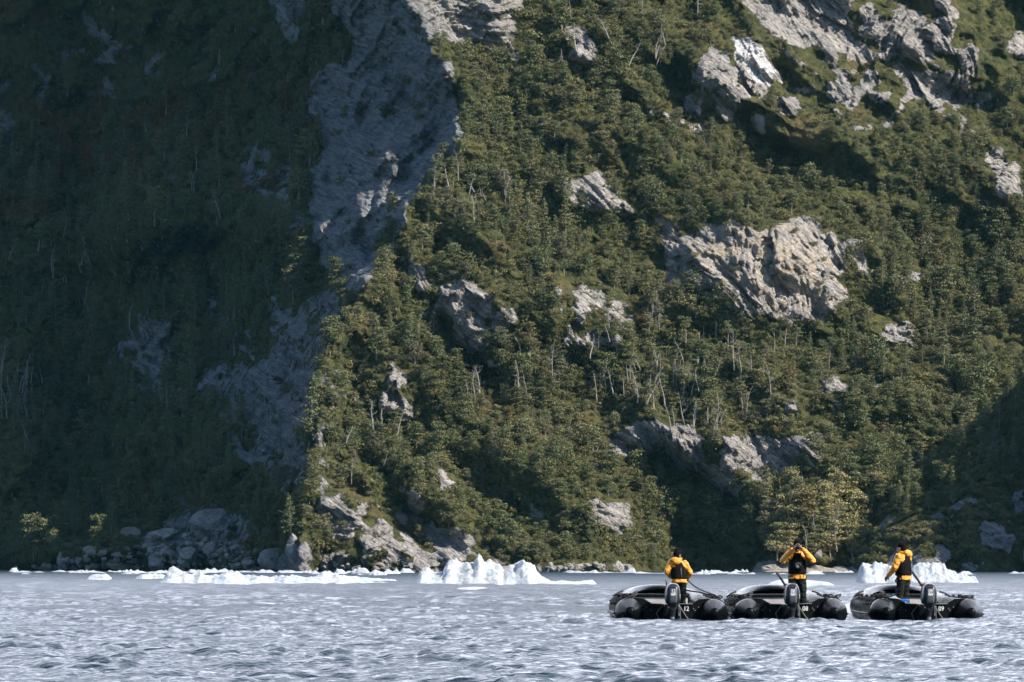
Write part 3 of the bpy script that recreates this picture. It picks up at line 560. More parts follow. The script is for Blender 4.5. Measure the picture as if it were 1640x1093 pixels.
# far line of small ice pieces along the shore
proto_ice = []
for k in range(7):
    rg = np.random.default_rng(300 + k); n = 9; L = rg.uniform(1.6, 4.2); hs = rg.uniform(.12, .55, n) * (1 if k % 3 else 1.7); hs[0] = hs[-1] = .1
    proto_ice.append(ice_mesh(list(zip(np.linspace(-L / 2, L / 2, n), hs)), rg.uniform(1.2, 2.4), 310 + k, res=0.12)); proto_ice[-1].materials.append(M_ICE)
    proto_ice[-1].polygons.foreach_set('use_smooth', [True] * len(proto_ice[-1].polygons))
rg = random.Random(5); zones = [(0, 480, 'small white ice pieces afloat before the shaded boulders on the left'), (480, 1000, 'small white ice pieces afloat along the foot of the lit slope'), (1000, 1640, 'small white ice pieces afloat before the dark cove and headland')]
for i in range(85):
    px = rg.uniform(-10, 1650); yy = rg.choice([rg.uniform(330, 500), rg.uniform(380, 490)]); o = bpy.data.objects.new('ice_piece', rg.choice(proto_ice)); COL.objects.link(o)
    if px > 1000 and rg.random() < .5: px -= 1000
    if px < 470: yy += 60
    o.location = ((px - CX) / FPX * yy, yy, 0.02); o.rotation_euler = (0, 0, rg.uniform(-.5, .5) + (PI if rg.random() < .5 else 0)); s = rg.uniform(.5, 1.25); o.scale = (s * rg.uniform(1, 1.9), s, s * rg.uniform(.45, .95))
    z = [q for q in zones if px < q[1] or q is zones[-1]][0]
    tag(o, {0: 'low white ice piece in the far line before the left boulders', 480: 'low white ice piece in the far line below the lit slope', 1000: 'low white ice piece in the far line before the cove and headland'}[z[0]], 'ice piece', z[2])
# ------------------------------------------------------------------ trees
def leaf_cloud(rg, puffs, leaf, nper):
    """puffs (k,6): centre, radii. Returns verts, quads of leaf sprays scattered through each puff, thicker towards its outside"""
    P = []; 
    for (cx, cy, cz, rx, ry, rz) in puffs:
        n = nper; d = rg.normal(size=(n, 3)); d /= np.linalg.norm(d, axis=1)[:, None]; d[:, 2] = np.abs(d[:, 2]) * np.where(rg.random(n) < .78, 1, -1)
        r = rg.uniform(.35, 1.0, n) ** 0.6 * (1 + 0.22 * rg.normal(size=n))
        c = np.array([cx, cy, cz]) + d * r[:, None] * np.array([rx, ry, rz])
        nn = d / np.array([rx, ry, rz]); nn /= np.linalg.norm(nn, axis=1)[:, None]; nn = nn + rg.normal(size=(n, 3)) * 0.62; nn /= np.linalg.norm(nn, axis=1)[:, None]
        t = np.cross(nn, rg.normal(size=(n, 3))); t /= np.linalg.norm(t, axis=1)[:, None]; b = np.cross(nn, t)
        s = leaf * rg.uniform(.6, 1.4, n)[:, None] * .5; e = rg.uniform(.45, .8, n)[:, None]
        P.append(np.stack([c - t * s, c - b * s * e + nn * s * .25, c + t * s, c + b * s * e + nn * s * .25], 1))
    P = np.concatenate(P).reshape(-1, 3); return P, np.arange(len(P)).reshape(-1, 4)
def wood(rg, H, base_r, limbs, lean=0.0, wob=0.06, bare=False):
    """trunk and limbs as tapering tubes, G; returns also limb tips"""
    t = G(); n = 7; ph = rg.uniform(0, 6.28); tr = []
    for i in range(n + 1):
        q = i / n; tr.append(Vector((lean * H * q ** 1.5 + wob * H * math.sin(q * 5 + ph) * q, wob * H * math.cos(q * 4 + ph) * q * .8, -0.5 + (H + .5) * q)))
    t.tube(tr, [base_r * (1.25 - 1.05 * (i / n)) for i in range(n + 1)], 6); tips = []
    for k in range(limbs):
        q = rg.uniform(.30, .95); i = int(q * n); p = tr[i].lerp(tr[min(i + 1, n)], q * n - i); a = k * 2.4 + rg.uniform(-.4, .4); L = H * rg.uniform(.18, .38) * (1.25 - q * .7)
        d = Vector((math.cos(a), math.sin(a), rg.uniform(.25, .9))).normalized(); pts = [p]
        for s in range(1, 4):
            d = (d + Vector(rg.normal(size=3)) * .25 + Vector((0, 0, .12))).normalized(); pts.append(pts[-1] + d * L / 3)
        r0 = base_r * (.62 - .38 * q); t.tube(pts, [r0, r0 * .7, r0 * .45, r0 * .15], 5); tips.append(pts[-1])
        if bare or rg.random() < .4:
            d2 = (d + Vector(rg.normal(size=3)) * .7).normalized(); t.tube([pts[1], pts[1] + d2 * L * .3, pts[1] + d2 * L * .5 + Vector((0, 0, L * .12))], [r0 * .5, r0 * .3, r0 * .1], 4)
    return t, tips, tr
def tree_proto(style, seed):
    rg = np.random.default_rng(seed); puffs = []
    if style == 'spread':        # open wind-shaped beech, flat plates of foliage
        H = 5.0; t, tips, tr = wood(rg, H * .82, .11, 11, rg.uniform(-.08, .12), .05)
        for p in tips: s = rg.uniform(.65, 1.1); puffs.append((p.x, p.y, p.z + .1, s, s * .9, s * .42)); puffs.append((p.x * .6 + rg.normal() * .3, p.y * .6 + rg.normal() * .3, p.z * .75, s * .8, s * .8, s * .4))
        for k in range(5): s = rg.uniform(.6, .95); puffs.append((tr[-1].x + rg.normal() * .5, tr[-1].y + rg.normal() * .5, H * .85 + rg.normal() * .25, s, s, s * .5))
        per = 95; leaf = .21
    elif style == 'cone':
        H = 6.5; t, tips, tr = wood(rg, H * .95, .12, 7, 0, .02)
        for k in range(20):
            q = (k + .5) / 20; r = (1 - q) * 1.25 + .18; a = k * 2.4; puffs.append((math.cos(a) * r * .55, math.sin(a) * r * .55, H * (.16 + .84 * q), r * .62 + .12, r * .62 + .12, .34))
        per = 85; leaf = .19
    elif style == 'tall':        # slim bare pale trunk, crown high up
        H = 6.5; t, tips, tr = wood(rg, H * .93, .12, 6, rg.uniform(-.06, .06), .03)
        for k in range(9): s = rg.uniform(.45, .85); puffs.append((tr[-1].x * .9 + rg.normal() * .5, tr[-1].y + rg.normal() * .5, H * rg.uniform(.66, 1.0), s, s, s * .55))
        per = 100; leaf = .19
    elif style == 'round':
        H = 3.6; t, tips, tr = wood(rg, H * .75, .11, 7, 0, .05)
        for k in range(13):
            a = k * 2.4; q = k / 13; s = rg.uniform(.6, .95); rr = 1.0 * math.sqrt(1 - q * .8); puffs.append((math.cos(a) * rr * .8, math.sin(a) * rr * .8, .9 + 2.4 * q, s, s, s * .6))
        per = 110; leaf = .19
    else:                        # low shrub
        t = G(); t.tube([(0, 0, -.4), (.05, 0, .5), (.1, .1, 1.0)], [.06, .05, .02], 5); t.tube([(0, 0, 0), (-.3, .1, .8)], [.05, .02], 5)
        for k in range(6):
            a = k * 2.4 + rg.uniform(0, 1); s = rg.uniform(.42, .75); puffs.append((math.cos(a) * .55, math.sin(a) * .5, .35 + rg.uniform(0, .75), s, s, s * .7))
        per = 90; leaf = .17
    LV, LF = leaf_cloud(rg, puffs, leaf, per)
    return t, LV, LF
STY = ['spread', 'spread', 'spread', 'cone', 'cone', 'tall', 'tall', 'round', 'round', 'shrub', 'shrub', 'shrub', 'spread', 'spread', 'cone', 'round', 'round', 'shrub', 'shrub']
PROTO = [tree_proto(s, 500 + i * 13) for i, s in enumerate(STY)]
HREF = {'spread': 5.0, 'cone': 6.5, 'tall': 6.5, 'round': 3.6, 'shrub': 1.5}

# ---- where they stand: jittered points over the picture of the slope and a margin round it
def visible_spots(spacing, seed, x0=-90, x1=1730, y0=-90, y1=911):
    rg = np.random.default_rng(seed); nx = int((x1 - x0) / spacing); ny = int((y1 - y0) / spacing)
    X, Y = np.meshgrid(np.arange(nx), np.arange(ny)); X = x0 + (X + rg.random(X.shape)) * spacing; Y = y0 + (Y + rg.random(Y.shape)) * spacing
    return X.ravel(), Y.ravel(), rg
spots = []   # px, py, depth, proto index, scale, kind
def place(spacing, seed, kind):
    X, Y, rg = visible_spots(spacing, seed)
    rk = smp(rk_soft, X, Y); D = smp(YG, X, Y); n = len(X)
    dens = 0.5 + 0.5 * fbm(X / 60, Y / 60, 3, 121)
    Z = CAMH + (HY - Y) / FPX * D
    left = X < edge_x(Y)
    keep = (rk < (0.25 if kind == 'tree' else 0.42)) & (Z > 0.6)
    # ledges with grass and little growth (ochre benches)
    thin = np.zeros(n)
    for e in [(960,490,90,40,8),(1290,660,110,30,10),(1500,100,110,70,10),(1330,120,60,30,20),(880,210,50,26,0),(600,850,60,40,40),(1500,30,120,40,0),(1250,210,70,26,30),(1050,690,60,30,15),(1190,380,50,16,10),(870,780,60,20,5),(310,860,110,40,0),(300,80,90,70,0),(720,870,50,25,20)]: thin = np.maximum(thin, ell2(X, Y, *e))
    thin = np.maximum(thin, sstep(.15, .5, fbm(X / 55, Y / 38, 4, 151)) * .9)
    u = rg.random(n)
    if kind == 'tree': keep &= (u < np.clip(0.40 + 0.55 * dens, 0, 1) * (1 - 0.9 * thin) * (1 - .45 * ell2(X, Y, 1090, 610, 170, 50, 5)) * (1 - .5 * ell2(X, Y, 30, 640, 60, 70, 0)))
    else: keep &= (u < 1 - 0.68 * thin); keep |= (rk > .42) & (u < .10) & (fbm(X / 25, Y / 25, 3, 141) > .12) & (Z > 1.0)
    for i in np.nonzero(keep)[0]:
        x, y = X[i], Y[i]; v = rg.random()
        if kind == 'tree':
            band = ell2(x, y, 1090, 600, 170, 60, 5); grove = ell2(x, y, 1310, 850, 110, 75, 0); con = max(ell2(x, y, 920, 400, 120, 90, 30), ell2(x, y, 1420, 500, 150, 110, 0), ell2(x, y, 620, 560, 50, 60, 0)); knee = ell2(x, y, 740, 330, 90, 90, 20)
            if v < band * 0.85: p = rg.choice([5, 6]); s = rg.uniform(.75, 1.1)
            elif v < grove: p = rg.choice([0, 1, 2]); s = rg.uniform(.8, 1.25)
            elif v < con * .8 or (left[i] and v < .35): p = rg.choice([3, 4]); s = rg.uniform(.5, 1.0)
            elif v < knee * .7: p = rg.choice([5, 6, 0, 1]); s = rg.uniform(.6, .95)
            elif v < .55: p = rg.choice([7, 8]); s = rg.uniform(.6, 1.2)
            else: p = rg.choice([0, 1, 2]); s = rg.uniform(.5, .95)
            if y > 780 and x > 420 and x < 1000: s *= .8
        else:
            p = rg.choice([9, 10, 11]); s = rg.uniform(.5, 1.25)
            if y < 180 and x > 1300: s *= .75
        p = {0: 12, 1: 13, 3: 14, 7: 15, 8: 16, 9: 17, 10: 18}.get(int(p), p) if rg.random() < .5 else p; s *= math.exp(rg.normal() * .22) * (1.35 if left[i] and kind == 'tree' else 1.0) * (1 - .38 * float(sstep(420, 120, y)) * float(sstep(950, 1250, x)))
        spots.append((x, y, D[i], int(p), float(s), kind, float(rg.random() * 6.283), float(rg.normal() * .05), float(rg.normal() * .05)))
place(16.0, 61, 'tree'); place(9.0, 62, 'shrub')
pts = [(world(a[0], a[1], a[2] + 0.25), a) for a in spots]
# on the headland
hx, hY, hZ = HEAD; rg = np.random.default_rng(77)
for i in range(7000):
    j = rg.integers(0, hY.shape[1]); k = int(rg.uniform(0.06, 0.95) * hY.shape[0]); 
    if rr[k, j] > 0.45 or hZ[k, j] < 1.0: continue
    tree = rg.random() < .2 and k / hY.shape[0] > .3; p = int(rg.choice([0, 3, 7, 8])) if tree else int(rg.choice([9, 10, 11]))
    pts.append((np.array([hx[j], hY[k, j], hZ[k, j] - .1]), (hx[j] / hY[k, j] * FPX + CX, HY - (hZ[k, j] - CAMH) / hY[k, j] * FPX, 500, p, float(rg.uniform(.5, .95) if tree else rg.uniform(.5, 1.2)), 'headtree' if tree else 'shrub', float(rg.random() * 6.28), 0.0, 0.0)))
# a few large trees put where the photo has them: lit grove over the beach, trees at the cove
SPECIAL = [(1245, 893, 2, 1.25), (1262, 897, 0, 1.05), (1330, 893, 1, 1.35), (1300, 899, 2, 1.0), (1365, 893, 0, 1.2), (1392, 893, 2, 1.0), (1350, 862, 1, 1.3), (1290, 866, 0, 1.25), (1385, 850, 2, 1.2), (1275, 838, 1, 1.2), (1320, 830, 2, 1.2), (1240, 850, 0, 1.1), (1370, 815, 0, 1.1), (1230, 812, 3, 1.0), (1410, 800, 1, 1.0), (1340, 797, 1, 1.1), (1450, 760, 0, .9), (1480, 735, 2, .85)]
for (x, y, p, s) in SPECIAL:
    D = float(smp(YG, x, y)); D = min(D, 524.0) if y > 885 else D
    pts.append((world(x, y, D) * 1.0, (x, y, D, p, s, 'grove', random.random() * 6.28, 0.03, 0.02)))

MARKS = [(600, 200, 'the great grey slab'), (1230, 430, 'the big cream cliff'), (1205, 100, 'the white rock patch'), (1290, 905, 'the gravel beach'), (765, 905, 'the jagged iceberg'), (740, 480, 'the pale crag at mid-slope'), (635, 640, 'the small pale crag on the rib'),
 (1060, 705, 'the grey crag above the dark cove'), (1240, 725, 'the streaked crag above the grove'), (1085, 885, 'the person with back turned'), (1277, 870, 'the person with the camera'), (1447, 875, 'the person looking away'), (955, 310, 'the slab at the slope\'s centre'), (320, 860, 'the boulder pile'),
 (935, 75, 'the blocky crag at the top'), (1510, 150, 'the dark rock band at the top'), (1610, 280, 'the crag at the right edge'), (1443, 545, 'the small crag beside the cliff'), (250, 570, 'the streaked rock in the dim valley'), (1530, 700, 'the headland crest'), (540, 830, 'the rock knob at the rib\'s foot'), (180, 80, 'the top left rock streak'), (950, 490, 'the rocky ledge at mid-slope'), (1440, 60, 'the top crags'), (430, 620, 'the blue streaked cliff'), (60, 640, 'the bleached snags at the left edge'), (1090, 600, 'the pale snag stand'), (700, 770, 'the pale boulder low on the slope')]
DIRS = ['right of', 'above right of', 'above', 'above left of', 'left of', 'below left of', 'below', 'below right of']
def where(x, y):
    d_, k = min(((x - m[0]) ** 2 + (y - m[1]) ** 2, i) for i, m in enumerate(MARKS)); m = MARKS[k]; a = math.degrees(math.atan2(m[1] - y, x - m[0])) % 360
    return DIRS[int((a + 22.5) // 45) % 8] + ' ' + m[2]
KINDN = {'spread': 'olive beech', 'cone': 'dark cone-shaped tree', 'tall': 'pale-trunked tree', 'round': 'round bushy tree', 'shrub': 'low shrub'}
protoC = []; protoG = []; protoT = []
for i, (t, LV, LF) in enumerate(PROTO):
    mc = np_mesh('crown', LV, LF); mc.materials.append(M_LEAF); protoC.append(mc); mg = mc.copy(); mg.materials.clear(); mg.materials.append(M_GROVE); protoG.append(mg)
    mt = py_mesh('trunk', t.V, t.F); mt.materials.append(M_BARK); mt.polygons.foreach_set('use_smooth', [True] * len(mt.polygons)); protoT.append(mt)
def inframe(x, y): return 4 < x < 1636 and 8 < y < 912
cand = [k for k, (p, a) in enumerate(pts) if a[5] != 'shrub' and inframe(a[0], a[1] - 15)]
cand.sort(key=lambda k: -HREF[STY[pts[k][1][3]]] * pts[k][1][4] / pts[k][1][2] * (3 if pts[k][1][5] == 'grove' else 1))
solo = cand[:296]; solos = set(solo)
def tree_obj(k):
    p, a = pts[k]; r = empty('beech_tree', tuple(p), a[6]); r.rotation_euler = (a[7], a[8], a[6]); r.scale = (a[4],) * 3
    zn = where(a[0], a[1] - 15); kn = KINDN[STY[a[3]]] if a[5] != 'grove' else 'sunlit pale-leaved beech'
    if a[5] != 'grove': kn = ('large ' if a[4] > 1.05 else '') + kn
    tag(r, kn + ' ' + zn, 'tree', 'trees ' + zn + ', ' + kn)
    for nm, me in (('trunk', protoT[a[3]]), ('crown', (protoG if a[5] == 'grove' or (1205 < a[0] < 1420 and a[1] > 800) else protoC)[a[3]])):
        c = bpy.data.objects.new(nm, me); COL.objects.link(c); c.parent = r
for k in solo: tree_obj(k)

# ---- everything beyond the 300 largest: one forest and one undergrowth object, their plants set out by geometry nodes from shapes inside the mesh itself
def scatter_object(name, items, styles, leafmat_, label, cat):
    pv = []; Vs = []; Fs = []; Ms = []; prot = []; nb = 0
    for j, st in enumerate(styles):
        t, LV, LF = PROTO[st]
        V = np.concatenate([LV, np.array(t.V)]); 
        quads = [f for f in t.F if len(f) == 4]
        Fs.append(LF + nb); Ms.append(np.zeros(len(LF), int)); Fs.append(np.array(quads) + len(LV) + nb); Ms.append(np.ones(len(quads), int))
        Vs.append(V); prot += [j] * len(V); nb += len(V)
    n = len(items); Vs.append(np.array([p for p, a in items])); prot += [-1] * n
    V = np.concatenate(Vs); me = bpy.data.meshes.new(name); F = np.concatenate(Fs)
    me.vertices.add(len(V)); me.vertices.foreach_set('co', V.astype(np.float32).ravel()); me.loops.add(F.size); me.loops.foreach_set('vertex_index', F.astype(np.int32).ravel())
    me.polygons.add(len(F)); me.polygons.foreach_set('loop_start', np.arange(0, F.size, 4, dtype=np.int32)); me.polygons.foreach_set('material_index', np.concatenate(Ms).astype(np.int32)); me.update(calc_edges=True)
    N = len(V); rot = np.zeros((N, 3)); sc = np.ones(N); ii = np.zeros(N, int)
    for q, (p, a) in enumerate(items): rot[N - n + q] = (a[7], a[8], a[6]); sc[N - n + q] = a[4]; ii[N - n + q] = styles.index(a[3])
    fattr(me, 'proto', prot, 'INT'); fattr(me, 'irot', rot, 'FLOAT_VECTOR'); fattr(me, 'iscale', sc); fattr(me, 'iidx', ii, 'INT')
    me.materials.append(leafmat_); me.materials.append(M_BARK)
    o = bpy.data.objects.new(name, me); COL.objects.link(o); tag(o, label, cat, kind='stuff')
    ng = bpy.data.node_groups.new(name + '_nodes', 'GeometryNodeTree'); ng.interface.new_socket('Geometry', in_out='INPUT', socket_type='NodeSocketGeometry'); ng.interface.new_socket('Geometry', in_out='OUTPUT', socket_type='NodeSocketGeometry')
    N_ = ng.nodes; L = ng.links; gi = N_.new('NodeGroupInput'); go = N_.new('NodeGroupOutput')
    def na(nm, ty): k = N_.new('GeometryNodeInputNamedAttribute'); k.data_type = ty; k.inputs['Name'].default_value = nm; return k.outputs['Attribute']
    def sep(v):
        c = N_.new('FunctionNodeCompare'); c.data_type = 'INT'; c.operation = 'EQUAL'; ints = [s for s in c.inputs if s.type == 'INT']
        L.new(na('proto', 'INT'), ints[0]); ints[1].default_value = v
        s = N_.new('GeometryNodeSeparateGeometry'); s.domain = 'POINT'; L.new(gi.outputs[0], s.inputs[0]); L.new(c.outputs[0], s.inputs['Selection']); return s.outputs[0]
    jn = N_.new('GeometryNodeJoinGeometry')
    for j in reversed(range(len(styles))): k = N_.new('GeometryNodeGeometryToInstance'); L.new(sep(j), k.inputs[0]); L.new(k.outputs[0], jn.inputs[0])
    ip = N_.new('GeometryNodeInstanceOnPoints'); L.new(sep(-1), ip.inputs['Points']); L.new(jn.outputs[0], ip.inputs['Instance']); ip.inputs['Pick Instance'].default_value = True
    L.new(na('iidx', 'INT'), ip.inputs['Instance Index']); e = N_.new('FunctionNodeEulerToRotation'); L.new(na('irot', 'FLOAT_VECTOR'), e.inputs[0]); L.new(e.outputs[0], ip.inputs['Rotation']); L.new(na('iscale', 'FLOAT'), ip.inputs['Scale'])
    L.new(ip.outputs[0], go.inputs[0]); md = o.modifiers.new('plants', 'NODES'); md.node_group = ng
    return o
rest_t = [pts[k] for k in range(len(pts)) if k not in solos and pts[k][1][5] != 'shrub']; rest_s = [p for p in pts if p[1][5] == 'shrub']
scatter_object('forest', rest_t, [k for k in range(len(STY)) if STY[k] != 'shrub'], M_LEAF, 'dense low green forest covering the steep mountainside between the rocks', 'forest')
scatter_object('undergrowth', rest_s, [k for k in range(len(STY)) if STY[k] == 'shrub'], M_SHRUB, 'low olive and brown scrub covering the ground between the trees', 'undergrowth')
print('trees', len(rest_t), 'shrubs', len(rest_s))

# ---- dead trees: bleached bare trunks
DEADP = []
for k in range(8):
    rg = np.random.default_rng(900 + k); H = rg.uniform(4, 6.5); t, tips, tr = wood(rg, H, .115, int(rg.integers(5, 13)), rg.uniform(-.25, .25), .06, True); me = py_mesh('dead_tree', t.V, t.F); me.materials.append(M_DEAD); me.polygons.foreach_set('use_smooth', [True] * len(me.polygons)); DEADP.append(me)
DZ = [((30, 640, 50, 60), 26, 'bleached leaning dead tree on the left edge slope'), ((110, 470, 90, 90), 18, 'thin grey dead tree high in the dim left valley'), ((1080, 610, 120, 45), 36, 'bleached bare trunk in the stand under the ochre cliff'), ((1120, 690, 90, 20), 12, 'white crooked dead tree above the grey crag'),
      ((750, 300, 80, 45), 14, 'pale bare trunk on the rib beside the great slab'), ((1000, 90, 110, 80), 12, 'small bleached dead tree on the high slope'), ((600, 700, 60, 70), 8, 'small dead tree on the lit lower slope at the shade line'), ((300, 300, 60, 60), 6, 'thin grey dead tree on the dim slope'), ((1310, 860, 70, 30), 8, 'white-limbed dead tree in the grove by the beach'), ((780, 620, 160, 60), 8, 'bare dead trunk on the middle lit slope')]
rg = random.Random(8)
for (cx, cy, rx, ry), n, lab in DZ:
    for i in range(n):
        x = cx + rg.gauss(0, .55) * rx; y = cy + rg.gauss(0, .55) * ry; x = max(2, min(1636, x))
        if float(smp(rk_soft, x, y)) > .6: continue
        o = bpy.data.objects.new('dead_tree', rg.choice(DEADP)); COL.objects.link(o); o.location = tuple(world(x, y, float(smp(YG, x, y)) - 1.6)); s = rg.uniform(.6, 1.15); o.scale = (s, s, s)
        o.rotation_euler = (rg.gauss(0, .18), rg.gauss(0, .22), rg.uniform(0, 6.28)); l2 = lab.split(' on ')[0].split(' in ')[0].split(' high ')[0].split(' above ')[0].split(' at ')[0] + ' ' + where(x, y - 20); l2 = l2.replace('tree high ', 'tree '); tag(o, l2, 'dead tree', 'dead trees ' + where(x, y - 20))

# ---- boulders on the shore
def boulder_mesh(seed, sub=4):
    rg = np.random.default_rng(seed); bm = bmesh.new(); bmesh.ops.create_icosphere(bm, subdivisions=sub, radius=1.0)
    pl = [(Vector(rg.normal(size=3)).normalized(), rg.uniform(.5, .85)) for _ in range(17)]
    for v in bm.verts:
        p = v.co.copy()
        for n, d in pl:
            k = p.dot(n)
            if k > d: p -= n * (k - d) * .92
        q = p * 1.7 + Vector((seed, 0, 0)); p *= 1 + .10 * mnoise.noise(q) + .05 * mnoise.noise(q * 2.7) + .03 * mnoise.noise(q * 6)
        v.co = p
    me = bpy.data.meshes.new('boulder'); bm.to_mesh(me); bm.free(); me.materials.append(M_BOULDER); return me
BM = [boulder_mesh(40 + k) for k in range(10)]
BIG = [(343, 836, 42, 21, 'largest grey angular boulder, highest on the left shore, ringed by brown scrub'), (258, 862, 34, 16, 'broad grey boulder on the left shore below the largest one'), (205, 858, 22, 16, 'grey boulder left of the broad boulder on the left shore'),
       (148, 884, 17, 9, 'low pinkish-tan boulder on the left shore'), (99, 899, 11, 16, 'upright pale boulder at the waterline of the left shore'), (193, 905, 24, 12, 'pale tan slab of rock at the waterline of the left shore'), (252, 903, 22, 16, 'pointed pale grey boulder at the waterline before the long iceberg'),
       (57, 908, 9, 5, 'small rounded boulder near the left picture edge at the waterline'), (27, 910, 9, 4, 'lowest tan boulder near the left picture edge'), (340, 878, 18, 14, 'cracked grey boulder under the largest boulder'), (300, 892, 22, 14, 'dark grey boulder at the foot of the left boulder pile'),
       (440, 898, 28, 20, 'blue-grey jagged rock at the foot of the shadowed rib'), (398, 902, 12, 8, 'small blue-grey rock left of the jagged shoreline rock'), (470, 880, 16, 26, 'tall grey rock leaning on the foot of the rib'),
       (1403, 905, 26, 12, 'dark rock at the right end of the gravel beach'), (1235, 908, 14, 4, 'low dark rock at the left end of the gravel beach'), (1312, 888, 8, 9, 'grey-white weathered boulder among the trees behind the beach')]
rg = random.Random(12)
def boulder(x, y, wx_, hy_, lab, grp=None):
    D = float(smp(YG, x, y)); D = D - 1.5
    if 1200 < x < 1420: D = 516
    o = bpy.data.objects.new('boulder', rg.choice(BM)); COL.objects.link(o); s = D / FPX; o.location = tuple(world(x, y, D)); o.scale = (wx_ * s, (wx_ + hy_) * .5 * s, hy_ * s * 1.1); o.rotation_euler = (0, rg.uniform(-.25, .25), rg.uniform(-.6, .6)); tag(o, lab, 'boulder', grp)
for b in BIG: boulder(*b)
def where2(x, y): return ('at its left end' if x < 130 else 'left of its middle' if x < 210 else 'under the broad boulder' if x < 290 else 'under the largest boulder' if x < 360 else 'towards the rib') + (', by the water' if y > 903 else ', higher up')
for i in range(230):
    x = rg.uniform(60, 440); t = rg.random(); y = 912 - t * max(6, (62 - abs(x - 290) * .26)); s = (2.0 + 9 * rg.random() ** 2) * (1 - .3 * t)
    boulder(x, y, s * rg.uniform(.9, 1.6), s * rg.uniform(.7, 1.1), 'small grey boulder of the left shore pile, ' + where2(x, y), 'small boulders piled on the left shore ' + where2(x, y))
for i in range(60):
    x = rg.uniform(490, 1010); y = rg.uniform(903, 913); s = rg.uniform(2, 6)
    boulder(x, y, s * rg.uniform(1, 1.8), s * rg.uniform(.6, 1.1), 'small pale boulder at the waterline under the lit slope', 'small boulders along the waterline of the lit slope')
# ------------------------------------------------------------------ boats
M_TUBE = simple('black_rubber_fabric', (0.0035, 0.0055, 0.006), 0.27, spec=0.13, var=0.25, vs=2.5, bump=(40, .15, .01))
M_TRANS = simple('black_transom_board', (0.005, 0.006, 0.006), 0.6, spec=0.12, var=0.3, vs=3)
M_DECK = simple('grey_deck', (0.20, 0.20, 0.21), 0.7, var=0.15, vs=5)
M_LOCK = simple('grey_locker_panel', (0.50, 0.48, 0.48), 0.5, var=0.12, vs=4)
M_ROPE = simple('dark_rope', (0.012, 0.012, 0.012), 0.85)
M_THINROPE = simple('pale_thin_rope', (0.30, 0.30, 0.27), 0.8)
M_COWL = simple('charcoal_cowling_paint', (0.014, 0.018, 0.020), 0.32, spec=0.4, coat=0.15, var=0.15, vs=6)
M_SILVER = simple('silver_cowling_stripe', (0.10, 0.11, 0.13), 0.4, metal=0.2, var=0.12, vs=5)
M_BLACKP = simple('black_plastic', (0.012, 0.012, 0.013), 0.5)
M_WHITE = simple('white_lettering', (0.80, 0.80, 0.80), 0.6)
M_STEEL = simple('dull_steel', (0.35, 0.36, 0.38), 0.4, metal=0.7, var=0.2, vs=8)
M_BLUE = simple('blue_plastic', (0.02, 0.16, 0.50), 0.45, var=0.1)
M_PALEBLUE = simple('pale_blue_cloth', (0.22, 0.33, 0.50), 0.8, bump=(9, .8, .03))
M_YELLOWBAG = simple('yellow_cloth', (0.62, 0.36, 0.07), 0.8, bump=(9, .8, .03))
def text_mesh(txt, size, ext=0.004):
    cu = bpy.data.curves.new('txt', 'FONT'); cu.body = txt; cu.size = size; cu.extrude = ext; cu.align_x = 'CENTER'; cu.align_y = 'CENTER'; cu.offset = size * .022; cu.space_character = 1.05
    t = bpy.data.objects.new('txt', cu); COL.objects.link(t); dg = bpy.context.evaluated_depsgraph_get(); dg.update()
    me = bpy.data.meshes.new_from_object(t.evaluated_get(dg)); bpy.data.objects.remove(t)
    for v in me.vertices: v.co = Vector((v.co.x * .8, -v.co.z, v.co.y))     # upright, facing the camera side
    me.materials.clear(); return me
RT = 0.325; HB = 0.93
def tube_path():
    P = [(-HB, y, .205 + .02 * max(0, (y - 2) / 2)) for y in np.linspace(0, 3.3, 9)]
    for k in range(1, 13):
        a = PI * k / 12 ; P.append((-HB * math.cos(a) if True else 0, 3.3 + 2.0 * math.sin(a) ** .85 if 0 < k < 12 else 3.3, .225 + .26 * math.sin(a)))
    P = P[:9] + [p for p in P[9:-1]] + [(-x, y, z) for (x, y, z) in reversed(P[:9])]
    return [Vector(p) for p in P]
